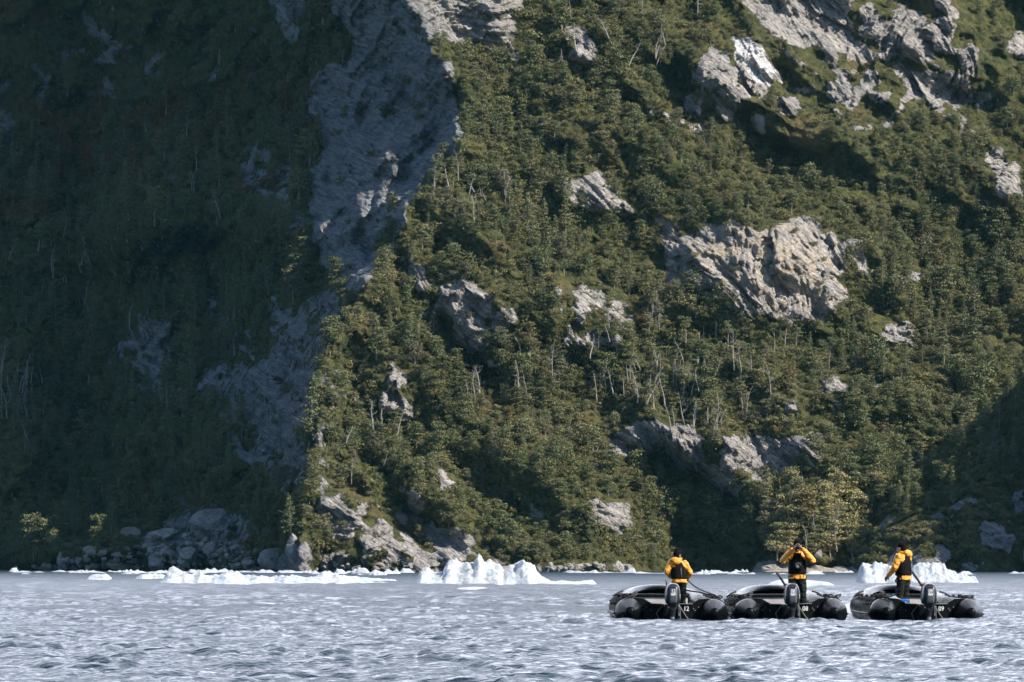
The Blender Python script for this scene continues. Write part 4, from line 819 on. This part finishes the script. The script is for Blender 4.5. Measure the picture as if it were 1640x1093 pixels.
def make_boat(num, X, Ys, yaw, label, var):
    b = empty('inflatable_boat', (X, Ys, -0.035), yaw); b.rotation_euler = (0, R({1: .8, 2: -.3, 3: .4}[var]), yaw); tag(b, label, 'inflatable boat', 'black inflatable boats moored side by side')
    g = G(); path = tube_path()
    r_ = []; pp = []
    for (dy, r) in ((-.47, .025), (-.465, .07), (-.40, .11), (-.2, .225), (-.06, .305)): pp.append(path[0] + Vector((0, dy, .035 * (-dy / .47)))); r_.append(r)
    pp += path; r_ += [RT] * len(path)
    for (dy, r) in ((-.06, .305), (-.2, .225), (-.40, .11), (-.465, .07), (-.47, .025)): pp.append(path[-1] + Vector((0, dy, .035 * (-dy / .47)))); r_.append(r)
    g.tube(pp, r_, 32); hull = g.build('tube_hull', M_TUBE, b)
    # rubbing strakes and seams lie on the tube
    s = G(); off = [p + Vector(((1 if p.x > 0 else -1) * (RT + .01), 0, -.02)) for p in path[:9]]; s.tube(off, .022, 6); s.build('rubbing_strake', M_BLACKP, b)
    s = G(); s.tube([p + Vector(((1 if p.x > 0 else -1) * (RT + .01), 0, -.02)) for p in path[-9:]], .022, 6); s.build('rubbing_strake', M_BLACKP, b)
    # transom board with raised shoulders
    g = G(); prof = [(-.95, -.25), (-.95, .52), (-.80, .535), (-.62, .52), (-.48, .44), (-.38, .405), (.0, .40), (.38, .405), (.48, .44), (.62, .52), (.80, .535), (.95, .52), (.95, -.25)]
    n = len(prof); V = [(x, .02, z) for x, z in prof] + [(x, .075, z) for x, z in prof]; F = [tuple(range(n))[::-1], tuple(range(n, 2 * n))] + [(i, (i + 1) % n, n + (i + 1) % n, n + i) for i in range(n)]
    g.add(V, F); tr = g.build('transom', M_TRANS, b, False)
    g = G(); g.box((.32, .0, .412), (.30, .06, .012), bev=.003); g.box((-.34, .0, .412), (.26, .06, .012), bev=.003); g.build('transom_cap', M_STEEL, tr, False)
    t = link_mesh('boat_number', text_mesh(num, .15), M_WHITE, tr, False); t.location = (.33, .012, .305)
    g = G()
    for (x, z) in ((.49, .31), (.52, .27), (.60, .34), (.63, .29), (-.55, .33), (-.60, .28), (-.45, .26)): g.ell((x, .012, z), (.010, .008, .013), n=8, m=6)
    g.build('bolt', M_STEEL, tr)
    # deck, locker with dark lid, bow dodger
    g = G(); g.box((0, 2.2, .03), (1.3, 4.2, .05), bev=.01); g.build('deck', M_DECK, b, False)
    g = G(); g.box((-.05, 3.55, .30), (1.24, .5, .44), bev=.02); lk = g.build('locker', M_LOCK, b, False)
    g = G(); g.box((-.05, 3.54, .56), (1.28, .56, .07), bev=.02); g.build('lid', M_TRANS, lk, False)
    t = link_mesh('locker_number', text_mesh(num, .15), simple('faded_blue_lettering_' + num, (.10, .16, .26), .6), lk, False); t.location = (.40 if var == 2 else -.36, 3.29, .33)
    g = G(); V = []; F = []
    for j in range(7):
        y = 4.15 + .16 * j
        for k in range(13):
            x = -1 + 2 * k / 12; ww = HB * math.sqrt(max(0.02, 1 - ((y - 3.3) / 2.05) ** 2)); V.append((x * ww, y, .50 + .22 * (1 - x * x) ** .8 - .02 * j))
    for j in range(6):
        for k in range(12): F.append((j * 13 + k, j * 13 + k + 1, (j + 1) * 13 + k + 1, (j + 1) * 13 + k))
    g.add(V, F); dg_ = g.build('bow_dodger', M_TUBE, b); m_ = dg_.modifiers.new('thick', 'SOLIDIFY'); m_.thickness = .02
    # life lines looped along both tubes, and grab handles
    for sx in (-1, 1):
        g = G(); pl = []
        for k in range(33):
            y = .1 + 4.0 * k / 32; i = min(int(y / 3.3 * 8), 7) if y < 3.3 else 8; a = path[i]; 
            xx = HB if y < 3.3 else HB * math.sqrt(max(.05, 1 - ((y - 3.3) / 2.05) ** 2)); z0 = .205 + (.26 * min(1, max(0, (y - 3.3) / 2)) if y > 3.3 else 0)
            ang = R(62 + (22 if k % 4 in (0,) else (-14 if k % 4 == 2 else 4))); pl.append((sx * (xx + math.cos(ang) * (RT + .02)), y, z0 + math.sin(ang) * (RT + .022)))
        g.tube(pl, .015, 6); g.build('life_line', M_ROPE, b)
        for yy in (.35, 1.2, 2.1, 3.0):
            g = G(); g.tube([(sx * (HB + .12), yy - .12, .205 + RT - .02), (sx * (HB + .13), yy - .09, .205 + RT + .05), (sx * (HB + .13), yy + .09, .205 + RT + .05), (sx * (HB + .12), yy + .12, .205 + RT - .02)], .02, 6); g.build('grab_handle', M_ROPE, b)
    # coils of rope lashed on the left shoulder
    rg = np.random.default_rng(50 + var)
    for cx, cy in ((-HB + .0, .35), (-HB - .05, .9), (HB + .05, .55)):
        g = G()
        for k in range(3 if cx < 0 else 2):
            c = Vector((cx + rg.normal() * .05, cy + rg.normal() * .2, .20 + RT + .035)); r0 = rg.uniform(.07, .15); q = [c + Vector((math.cos(a) * r0 * 1.2, math.sin(a) * r0 * 1.6, .03 * math.sin(a * 2 + k) + .03 * rg.random())) for a in np.linspace(0, 2 * PI, 14)]
            g.tube(q, .016, 6)
        if cx < 0:
            for k in range(4): x0 = cx - .05 - .06 * k; g.tube([(x0 + .12, cy - .1 + .1 * k, .2 + RT + .02), (x0 - .12, cy - .15 + .1 * k, .2 + RT - .08), (x0 - .24 + .05 * k, cy - .2 + .1 * k, .2 + RT * .55)], .013, 5)
        g.build('rope_coil', M_ROPE, b)
    g = G(); g.tube([(-HB + .05, .55, .20 + RT + .05), (-HB + .22, 1.9, .20 + RT + .11), (-HB + .32, 3.2, .20 + RT + .13)], [.028, .036, .030], 8); g.build('boathook', M_ROPE, b)
    g = G(); g.tube([(-.19, -.02, .38), (-.33, .0, .2), (-.24, .0, -.02)], .008, 5); g.build('tie_rope', M_THINROPE, b); g = G(); g.tube([(.17, -.02, .38), (.34, .0, .12), (.48, .0, -.02)], .008, 5); g.build('tie_rope', M_THINROPE, b)
    # outboard motor, with its sub-parts
    g = G(); z = [(.40, .115, .19), (.43, .150, .235), (.50, .168, .26), (.60, .175, .275), (.70, .168, .27), (.78, .150, .25), (.835, .12, .21), (.865, .08, .15), (.875, .03, .06)]
    g.loft([(0, -.36 + (zz - .4) * .06, zz, rx, ry) for zz, rx, ry in z], 28, 3.0); om = g.build('outboard_motor', M_COWL, b)
    yb = lambda zz: -.36 + (zz - .4) * .06 - np.interp(zz, [q[0] for q in z], [q[2] for q in z])
    g = G(); V = []; zs = np.linspace(.42, .80, 12); w_ = [np.interp(q, [.42, .6, .7, .80], [.085, .088, .085, .10]) for q in zs]
    for q, ww in zip(zs, w_):
        for k in range(5): x = (-1 + k * .5) * ww; V.append((x, yb(q) - .004 + .35 * x * x, q))
    for i in range(11):
        for k in range(4): F_ = (i * 5 + k, i * 5 + k + 1, (i + 1) * 5 + k + 1, (i + 1) * 5 + k); g.F.append(F_)
    g.V = [tuple(v) for v in V]; sp = g.build('back_stripe', M_SILVER, om)
    m_ = sp.modifiers.new('thick', 'SOLIDIFY'); m_.thickness = .008; m_.offset = 1
    g = G(); g.box((0, yb(.775) - .005, .778), (.125, .04, .05), bev=.012); g.build('air_intake', M_BLACKP, om, False)
    t = link_mesh('motor_number', text_mesh(num, .11), M_WHITE, om, False); t.location = (0, yb(.69) - .012, .695)
    g = G(); 
    for k in range(5): g.box((-.044 + k * .022, yb(.63) - .012, .632), (.017, .008, .030 if k % 2 else .036))
    g.box((0, yb(.61) - .012, .608), (.085, .008, .012)); g.build('white_decal', M_WHITE, om, False)
    for sx in (-1, 1):
        g = G(); g.box((sx * .152, -.50, .60), (.012, .10, .045), Matrix.Rotation(0, 4, 'Z')); g.box((sx * .155, -.49, .55), (.012, .09, .018)); q = g.build('side_decal', M_WHITE, om, False)
    g = G(); g.box((0, -.34, .385), (.25, .40, .035), bev=.01); g.loft([(0, -.32, zz, rx, ry) for zz, rx, ry in ((-.45, .03, .08), (-.1, .045, .10), (.12, .06, .12), (.28, .085, .15), (.37, .10, .18))], 20, 2.6); g.build('leg', M_BLACKP, om)
    g = G(); g.loft([(0, -.40, zz, rx, ry) for zz, rx, ry in ((-.3, .04, .06), (.0, .045, .07), (.13, .045, .07))], 16, 3.5); g.build('shaft_plate', M_SILVER, om)
    g = G(); g.tube([(.035 * math.cos(a), -.485, .315 + .024 * math.sin(a)) for a in np.linspace(0, 2 * PI, 14)], .007, 5); g.build('ring_badge', M_SILVER, om)
    for sx in (-1, 1):
        g = G(); g.box((sx * .155, -.10, .27), (.035, .22, .24), bev=.01); g.tube([(sx * .17, -.25, .36), (sx * .19, -.15, .05)], .014, 6); g.build('clamp_bracket', M_STEEL if sx > 0 else M_BLACKP, om, False)
    g = G()
    if var == 1: g.tube([(-.10, -.1, .80), (-.13, .0, .92)], [.025, .02], 8)
    else: g.tube([(-.09, .0, .80), (-.17, .12, .93), (-.27, .28, 1.10)], [.03, .026, .032], 8); g.box((-.10, 0, .83), (.1, .1, .05), bev=.01)
    g.build('tiller_handle', M_BLACKP, om)
    return b
YB = CAMH * FPX / (995 - HY) + .35
def bx_(px): return (px - CX) / FPX * (YB)
B1 = make_boat('12', bx_(1075), YB, R(.5), 'black inflatable boat numbered 12, left of the three, its outboard leaning on a dark transom', 1)
B2 = make_boat('08', bx_(1265), YB - .15, R(0.2), 'black inflatable boat numbered 08, in the middle of the three', 2)
B3 = make_boat('09', bx_(1482.5), YB - .1, R(.6), 'black inflatable boat numbered 09, on the right with a blue box inside', 3)
# loose gear in the right-hand boat
bxx, byy_ = bx_(1482.5), YB
g = G(); g.box((0, 0, .10), (.23, .16, .20), bev=.02); o = g.build('plastic_box', M_BLUE, None, False); o.location = (bxx - .46, byy_ + .35, .28); tag(o, 'bright blue plastic box behind the transom of boat 09', 'box')
g = G(); g.box((.05, -.085, .12), (.025, .012, .025)); q = g.build('latch', M_WHITE, o, False)
for nm, mt, dx, dy, dz, rr_, lb, ct in (('cloth_bag', M_YELLOWBAG, -.62, .45, .42, (.15, .14, .075), 'crumpled yellow bag beside the blue box in boat 09', 'bag'), ('folded_cloth', M_PALEBLUE, -.68, .75, .47, (.17, .15, .08), 'pale blue cloth behind the yellow bag in boat 09', 'cloth')):
    g = G(); g.ell((0, 0, 0), rr_); g.ell((rr_[0] * .5, .05, .0), (rr_[0] * .7, rr_[1], rr_[2] * .8)); o = g.remesh(nm, mt, None, .012, 2, .022, 16, dx); o.location = (bxx + dx, byy_ + dy, dz); tag(o, lb, ct)
g = G(); g.box((0, 0, 0), (.5, .5, .30), bev=.05); o = g.build('storage_tank', M_TRANS, None, False); o.location = (bxx - .62, byy_ + .62, .21); tag(o, 'dark fuel tank under the cloth and bag in boat 09', 'tank')
# lines between the boats and from the tube to the person in boat 12
def rope(pts, r, lab, mat=None):
    g = G(); P = []
    for a, b in zip(pts[:-1], pts[1:]):
        a = Vector(a); b = Vector(b)
        for k in range(8): t = k / 8; P.append(a.lerp(b, t) - Vector((0, 0, .10 * (b - a).length * t * (1 - t))))
    P.append(Vector(pts[-1])); g.tube(P, r, 6); o = g.build('mooring_rope', mat or M_ROPE, None); tag(o, lab, 'rope'); return o
x1, x2 = bx_(1075), bx_(1265)
rope([(x1 + .34, YB + 1.2, .98), (x1 + .62, YB + .8, .72), (x1 + 1.0, YB + .4, .57)], .014, 'dark rope running from the hand side of person in boat 12 to the right tube')
rope([(x1 + .30, YB + 1.2, .70), (x1 + .65, YB + .8, .63), (x1 + 1.0, YB + .5, .56), (x1 + 1.25, YB + .2, .34)], .018, 'thick dark line laid over the right tube of boat 12')
rope([(x1 + 1.18, YB + .3, .48), (x1 + 1.38, YB + .3, .33), (x2 - 1.1, YB + .4, .54)], .014, 'dark rope tying boat 12 to boat 08')

# ------------------------------------------------------------------ people
M_SKIN = simple('skin', (0.42, 0.24, 0.17), 0.55, var=.08, vs=9)
M_JACKET = simple('amber_waterproof_jacket', (0.82, 0.34, 0.035), 0.55, var=.12, vs=7, bump=(11, .7, .03))
M_VEST = simple('black_vest_fabric', (0.005, 0.006, 0.006), 0.8, spec=0.15, var=.3, vs=8, bump=(20, .6, .01))
M_TROUS = simple('dark_green_black_trousers', (0.008, 0.012, 0.010), 0.7, spec=.2, var=.3, vs=6, bump=(9, .8, .03))
M_HAT = simple('black_knit', (0.006, 0.007, 0.007), 0.95, spec=.1, bump=(60, .8, .01))
M_HAIR = simple('dark_hair', (0.02, 0.013, 0.010), 0.7)
M_GREY = simple('grey_trim', (0.18, 0.20, 0.19), 0.5); M_GLASS = simple('dark_lens_glass', (0.01, 0.012, 0.02), 0.08)
M_CAM = simple('black_camera_body', (0.015, 0.015, 0.016), 0.4)
def person(name_loc, rz, label, J, hatstyle):
    """J: joints in the person's own frame (x right, y the way they face, z up); feet at z 0"""
    p = empty('person', name_loc, rz); tag(p, label, 'person'); J = {k: Vector(v) for k, v in J.items()}
    hd = J['head']; face = J.get('face', Vector((0, 1, 0))).normalized(); yawm = Matrix.Rotation(math.atan2(-face.x, face.y), 3, 'Z')
    def hp(x, y, z): return hd + yawm @ Vector((x, y, z))
    sc = (J['shl'] + J['shr']) / 2; hc = (J['hipl'] + J['hipr']) / 2
    g = G()   # the body
    g.ell(hp(0, -.012, .03), (.076, .094, .108), yawm); g.ell(hp(0, .028, -.05), (.054, .062, .072), yawm); g.capsule(hp(0, .088, .005), hp(0, .106, -.025), .011, .014, 8)
    g.capsule(hp(-.03, .078, .032), hp(.03, .078, .032), .014, .014, 8); g.capsule(hp(-.018, .084, -.06), hp(.018, .084, -.06), .010, .010, 8); g.ell(hp(0, .072, -.098), (.024, .022, .02), yawm)
    for s in (-1, 1): g.ell(hp(s * .078, -.005, -.005), (.010, .020, .030), yawm)
    g.capsule(hd + Vector((0, -.01, -.08)), sc + Vector((0, -.01, .05)), .052, .062)
    M = Matrix.Identity(3); N = [(0.0, .145, .10), (.25, .135, .09), (.6, .155, .10), (.9, .17, .10), (1.05, .10, .075)]
    tv = sc - hc
    def torso(g, N, add=0.0, cut=None):
        V = []; F = []; n = 24; across = (J['shr'] - J['shl']).normalized(); across2 = (J['hipr'] - J['hipl']).normalized(); up = tv.normalized()
        for q, rx, ry in N:
            ax = across2.lerp(across, max(0, min(1, q))).normalized(); fw = up.cross(ax).normalized(); c = hc + tv * q
            for k in range(n):
                a = 2 * PI * k / n; cc, ss = math.cos(a), math.sin(a); V.append(c + ax * math.copysign(abs(cc) ** .83, cc) * (rx + add) + fw * math.copysign(abs(ss) ** .83, ss) * (ry + add))
        m = len(N)
        for i in range(m - 1):
            for k in range(n): F.append((i * n + k, i * n + (k + 1) % n, (i + 1) * n + (k + 1) % n, (i + 1) * n + k))
        F.append(tuple(range(n))[::-1]); F.append(tuple((m - 1) * n + k for k in range(n))); g.add(V, F)
    torso(g, N)
    for s in 'lr': g.capsule(J['sh' + s], J['el' + s], .048, .038); g.capsule(J['el' + s], J['wr' + s], .038, .024); g.capsule(J['hip' + s], J['kn' + s], .075, .05); g.capsule(J['kn' + s], J['an' + s], .05, .036)
    for s in 'lr':    # hands: palm, four fingers of unequal length, thumb from the side of the palm
        w_ = J['wr' + s]; d = (J['hd' + s] - w_).normalized(); pn = J['pn' + s].normalized(); sd_ = d.cross(pn).normalized() * (1 if s == 'l' else -1); curl = J['cl' + s].x
        kn = w_ + d * .088
        for k in range(4): off = sd_ * (.030 - .020 * k); g.capsule(w_ + off * .6 + d * .01, kn + off, .015, .012, 8)
        for k, L in enumerate((.072, .080, .074, .058)):
            off = sd_ * (.031 - .021 * k); a = kn + off; dd = d.copy()
            for j, f in enumerate((.45, .32, .26)):
                ang = curl * (.55 + .25 * j) + .06 * k; dd = (dd * math.cos(ang) + pn * math.sin(ang)).normalized(); e = a + dd * L * f; g.capsule(a, e, .0092 - .0008 * j, .0086 - .0008 * j, 8); a = e
        a = w_ + d * .028 + sd_ * .028; dd = (d * .65 + sd_ * .65 + pn * .35).normalized()
        for j, f in enumerate((.036, .028, .024)): e = a + dd * f; g.capsule(a, e, .012 - .0012 * j, .011 - .0012 * j, 8); a = e; dd = (dd + d * .5 + pn * .35 * curl).normalized()
    body = g.remesh('body', M_SKIN, p, .0075, 2)
    for s in (-1, 1):
        g = G(); g.ell(hp(s * .031, .083, .012), (.012, .008, .008), yawm, 10, 8); g.build('eye', simple('eye_dark', (.03, .02, .015), .2) if 'eye_dark' not in MATS else MATS['eye_dark'], p)
    # jacket
    g = G(); torso(g, [(-.12, .198, .145), (-.03, .195, .142), (.2, .175, .132), (.5, .185, .138), (.8, .20, .138), (1.0, .175, .120), (1.12, .10, .095), (1.18, .085, .085)])
    for s in 'lr': g.capsule(J['sh' + s], J['el' + s], .084, .072); g.capsule(J['el' + s], J['wr' + s] - (J['wr' + s] - J['el' + s]).normalized() * .01, .072, .052)
    jk = g.remesh('jacket', M_JACKET, p, .012, 3, .013, 15, hd.x * 9 + rz)
    g = G(); hb = sc + Vector((0, -.10, .055)) + J.get('hood', Vector((0, 0, 0))); g.ell(hb, (.125, .075, .065)); g.ell(hb + Vector((.03, -.03, -.05)), (.10, .06, .06)); g.tube([sc + Vector((math.cos(a) * .085, math.sin(a) * .085 + .0, .095 + .015 * math.sin(a))) for a in np.linspace(0, 2 * PI, 16)], .028, 8)
    g.remesh('hood', M_JACKET, p, .011, 2, .014, 18, 4.0)
    # buoyancy vest
    g = G(); torso(g, [(.10, .195, .155), (.14, .205, .165), (.45, .208, .170), (.70, .195, .168), (.84, .150, .160), (.98, .112, .148), (1.06, .095, .12)])
    vs_ = g.remesh('vest', M_VEST, p, .012, 2, .006, 18, 2.0)
    up = tv.normalized(); ax = (J['shr'] - J['shl']).normalized(); fw = up.cross(ax).normalized()
    g = G(); st = [hc + tv * q - fw * (.176) + ax * .02 for q in (.16, .4, .7)]; g.tube(st, [.008] * 3, 6) if J['trim'].x > 0 else g.tube([hc + tv * q + ax * .02 * J['trim'].x - fw * .172 + ax * .09 for q in (.2, .45, .68)], [.012] * 3, 6)
    g.build('reflective_trim', M_GREY, vs_)
    if J['trim'].y > 0:
        g = G(); c = hc + tv * .47 + fw * .185; g.loft([(c.x, c.y, c.z - .09 + .03 * k, .085 + .012 * math.sin(k / 6 * PI), .05 + .02 * math.sin(k / 6 * PI)) for k in range(7)], 20, 2.8); pk = g.build('chest_pack', M_VEST, vs_)
        g = G(); g.tube([c + Vector((math.cos(a) * .065, .068 * fw.y, math.sin(a) * .062)) for a in np.linspace(.2, PI - .2, 12)], .006, 6); g.ell(c + Vector((.01, .06 * fw.y, -.01)), (.045, .012, .045)); g.build('pack_trim', M_GREY, vs_)
        g = G(); 
        for sx in (-.12, .12, .15): g.tube([hc + tv * .14 + fw * .17 + ax * sx, hc + tv * -.04 + fw * .168 + ax * (sx * 1.02)], .010, 6)
        g.build('strap', M_VEST, vs_)
    # trousers, boots
    g = G(); g.ell(hc + Vector((0, 0, .03)), (.175, .125, .13))
    for s in 'lr': g.capsule(J['hip' + s], J['kn' + s], .112, .088); g.capsule(J['kn' + s], J['an' + s] + Vector((0, 0, .06)), .088, .078)
    g.remesh('trousers', M_TROUS, p, .013, 3, .014, 11, 7.0)
    for s in 'lr':
        a = J['an' + s]; g = G(); g.capsule(a + Vector((0, -.02, .12)), a + Vector((0, -.01, .0)), .062, .055); g.capsule(a + Vector((0, -.03, -.03)), a + Vector((0, .15, -.04)), .046, .040); g.box((a.x, a.y + .06, .018), (.10, .28, .03), bev=.01); g.remesh('boot', M_BLACKP, p, .01, 2)
    # headwear and hair
    g = G(); g.ell(hp(0, -.022, .062), (.091, .108, .098), yawm); 
    if hatstyle == 'pom': g.ell(hp(-.01, -.03, .150), (.055, .06, .038)); g.capsule(hp(0, -.05, .0), hp(0, -.055, -.06), .078, .062)
    if hatstyle == 'hood': g.capsule(hp(0, -.045, .0), hp(0, -.05, -.09), .085, .07)
    if hatstyle == 'cap': g.capsule(hp(0, -.04, .02), hp(0, -.05, -.03), .083, .068)
    g.remesh('hat', M_HAT, p, .009, 2, .004, 40)
    if hatstyle != 'pom':
        g = G(); g.ell(hp(0, .03, -.075), (.058, .06, .05), yawm); g.remesh('neck_gaiter', M_HAT, p, .009, 2)
    if hatstyle == 'pom': g = G(); g.capsule(hp(0, -.05, -.03), hp(0, -.06, -.11), .062, .05); g.remesh('hair', M_HAIR, p, .009, 1, .005, 40)
    return p
def std(h, **kw):
    k = h / 1.75
    J = dict(head=(0, .02, 1.60 * k), shl=(-.185, 0, 1.42 * k), shr=(.185, 0, 1.42 * k), hipl=(-.095, 0, .93 * k), hipr=(.095, 0, .93 * k), knl=(-.12, .03, .50 * k), knr=(.12, .03, .50 * k), anl=(-.13, -.02, .09), anr=(.13, -.02, .09),
             ell=(-.27, -.04, 1.15 * k), elr=(.27, -.04, 1.15 * k), wrl=(-.22, .14, .95 * k), wrr=(.22, .14, .95 * k), hdl=(-.2, .22, .9 * k), hdr=(.2, .22, .9 * k), pnl=(1, 0, 0), pnr=(-1, 0, 0), cll=(.5, 0, 0), clr=(.5, 0, 0), trim=(1, 0, 0)); J.update(kw); return J
# person 1: back to us, head turned right, elbows out, hands together in front
DK = .025
P1 = person(((1086 - CX) / FPX * 70.1, 70.1, DK), R(8), 'person in amber jacket in boat 12, back turned, hands held in front', std(1.68,
    head=(.0, .05, 1.50), face=(.75, .66, 0), shl=(-.175, .0, 1.335), shr=(.175, .02, 1.315), hipl=(-.06, -.02, .90), hipr=(.11, -.02, .90), ell=(-.30, -.04, 1.13), elr=(.31, .0, 1.10), wrl=(-.17, .17, 1.00), wrr=(.26, .20, .93), hdl=(-.05, .22, .98), hdr=(.18, .27, .90),
    pnl=(0, .2, -1), pnr=(-.6, 0, -.6), cll=(.8, 0, 0), clr=(.8, 0, 0), knl=(-.05, .06, .48), knr=(.12, .06, .48), anl=(-.06, 0, .09), anr=(.13, 0, .09), hood=(-.09, .0, .02)), 'pom'); P1.scale = (.88, .93, .945)
# person 2: faces us, holding a camera up to the eye
P2 = person(((1277 - CX) / FPX * 69.75, 69.75, DK), R(178), 'person in an amber jacket facing us in boat 08, raising a camera to the face', std(1.80,
    head=(.0, .07, 1.635), face=(0, 1, 0), shl=(-.19, 0, 1.45), shr=(.19, 0, 1.45), ell=(-.335, .14, 1.30), elr=(.335, .14, 1.30), wrl=(-.115, .24, 1.555), wrr=(.12, .24, 1.555), hdl=(-.045, .26, 1.61), hdr=(.05, .26, 1.61),
    pnl=(.9, .3, .1), pnr=(-.9, .3, .1), cll=(.75, 0, 0), clr=(.75, 0, 0), trim=(-1, 1, 0)), 'cap')
g = G(); g.box((0, 0, 0), (.11, .055, .085), bev=.012); g.box((0, -.005, .05), (.045, .05, .03), bev=.008); cm = g.build('camera', M_CAM, None, False); cm.location = (P2.location.x - .012, P2.location.y - .255, DK + 1.615); tag(cm, 'black camera held to the face of the person in boat 08', 'camera')
g = G(); g.tube([(0, -.02, 0), (0, -.085, -.005), (0, -.13, -.012)], [.036, .038, .042], 16); ln = g.build('lens', M_CAM, cm); g = G(); g.tube([(0, -.131, -.012), (0, -.134, -.012)], [.034, .034], 16); g.build('lens_glass', M_GLASS, ln)
g = G(); g.tube([(-.055, .0, .03), (-.09, .06, -.10), (-.05, .10, -.2)], .006, 5); g.tube([(.055, .0, .03), (.07, .02, -.12), (.06, .04, -.30)], .010, 5); g.build('strap', M_CAM, cm)
# person 3: three-quarter back view, looking away to the left, near arm hanging
P3 = person(((1447 - CX) / FPX * 69.9, 69.9, DK), R(52), 'person in amber jacket in boat 09, looking left with one arm hanging', std(1.74,
    head=(-.01, .06, 1.575), face=(-.15, 1, 0), shl=(-.18, .02, 1.40), shr=(.18, -.01, 1.40), ell=(-.26, .07, 1.15), elr=(.25, .03, 1.14), wrl=(-.24, .25, .97), wrr=(.20, .22, .95), hdl=(-.23, .33, .88), hdr=(.17, .28, .86),
    pnl=(1, .2, 0), pnr=(-1, .2, 0), cll=(.25, 0, 0), clr=(.3, 0, 0), trim=(-1, 0, 0), hood=(.02, .01, .03)), 'hood')
# ------------------------------------------------------------------ thin blue air
m = bpy.data.materials.new('haze_air'); m.use_nodes = True; n = m.node_tree.nodes; n.clear(); out = n.new('ShaderNodeOutputMaterial'); pv = n.new('ShaderNodeVolumePrincipled')
pv.inputs['Color'].default_value = (0.16, 0.62, 0.92, 1); pv.inputs['Density'].default_value = 0.000026; pv.inputs['Anisotropy'].default_value = 0.0
m.node_tree.links.new(pv.outputs[0], out.inputs['Volume'])
g = G(); g.box((350, 1900, 240), (6200, 4500, 500)); o = g.build('haze', m, None, False); tag(o, 'thin blue air over the fjord and the mountainside', 'haze', kind='stuff')

# ------------------------------------------------------------------ look-alikes that stand apart get their own place in the label
ORD = 'leftmost second third fourth fifth sixth seventh eighth ninth tenth eleventh twelfth thirteenth fourteenth fifteenth sixteenth seventeenth eighteenth nineteenth twentieth'.split()
same = {}
for o in SC.objects:
    if o.parent is None and o.get('label') and o.get('kind') is None: same.setdefault(o['label'], []).append(o)
for lab, obs in same.items():
    if 2 <= len(obs) <= 20 and len(lab.split()) <= 13:
        obs.sort(key=lambda q: q.location.x / q.location.y)
        for k, q in enumerate(obs): q['label'] = (ORD[k] + (': ' if k == 0 else ' from left: ')) + lab
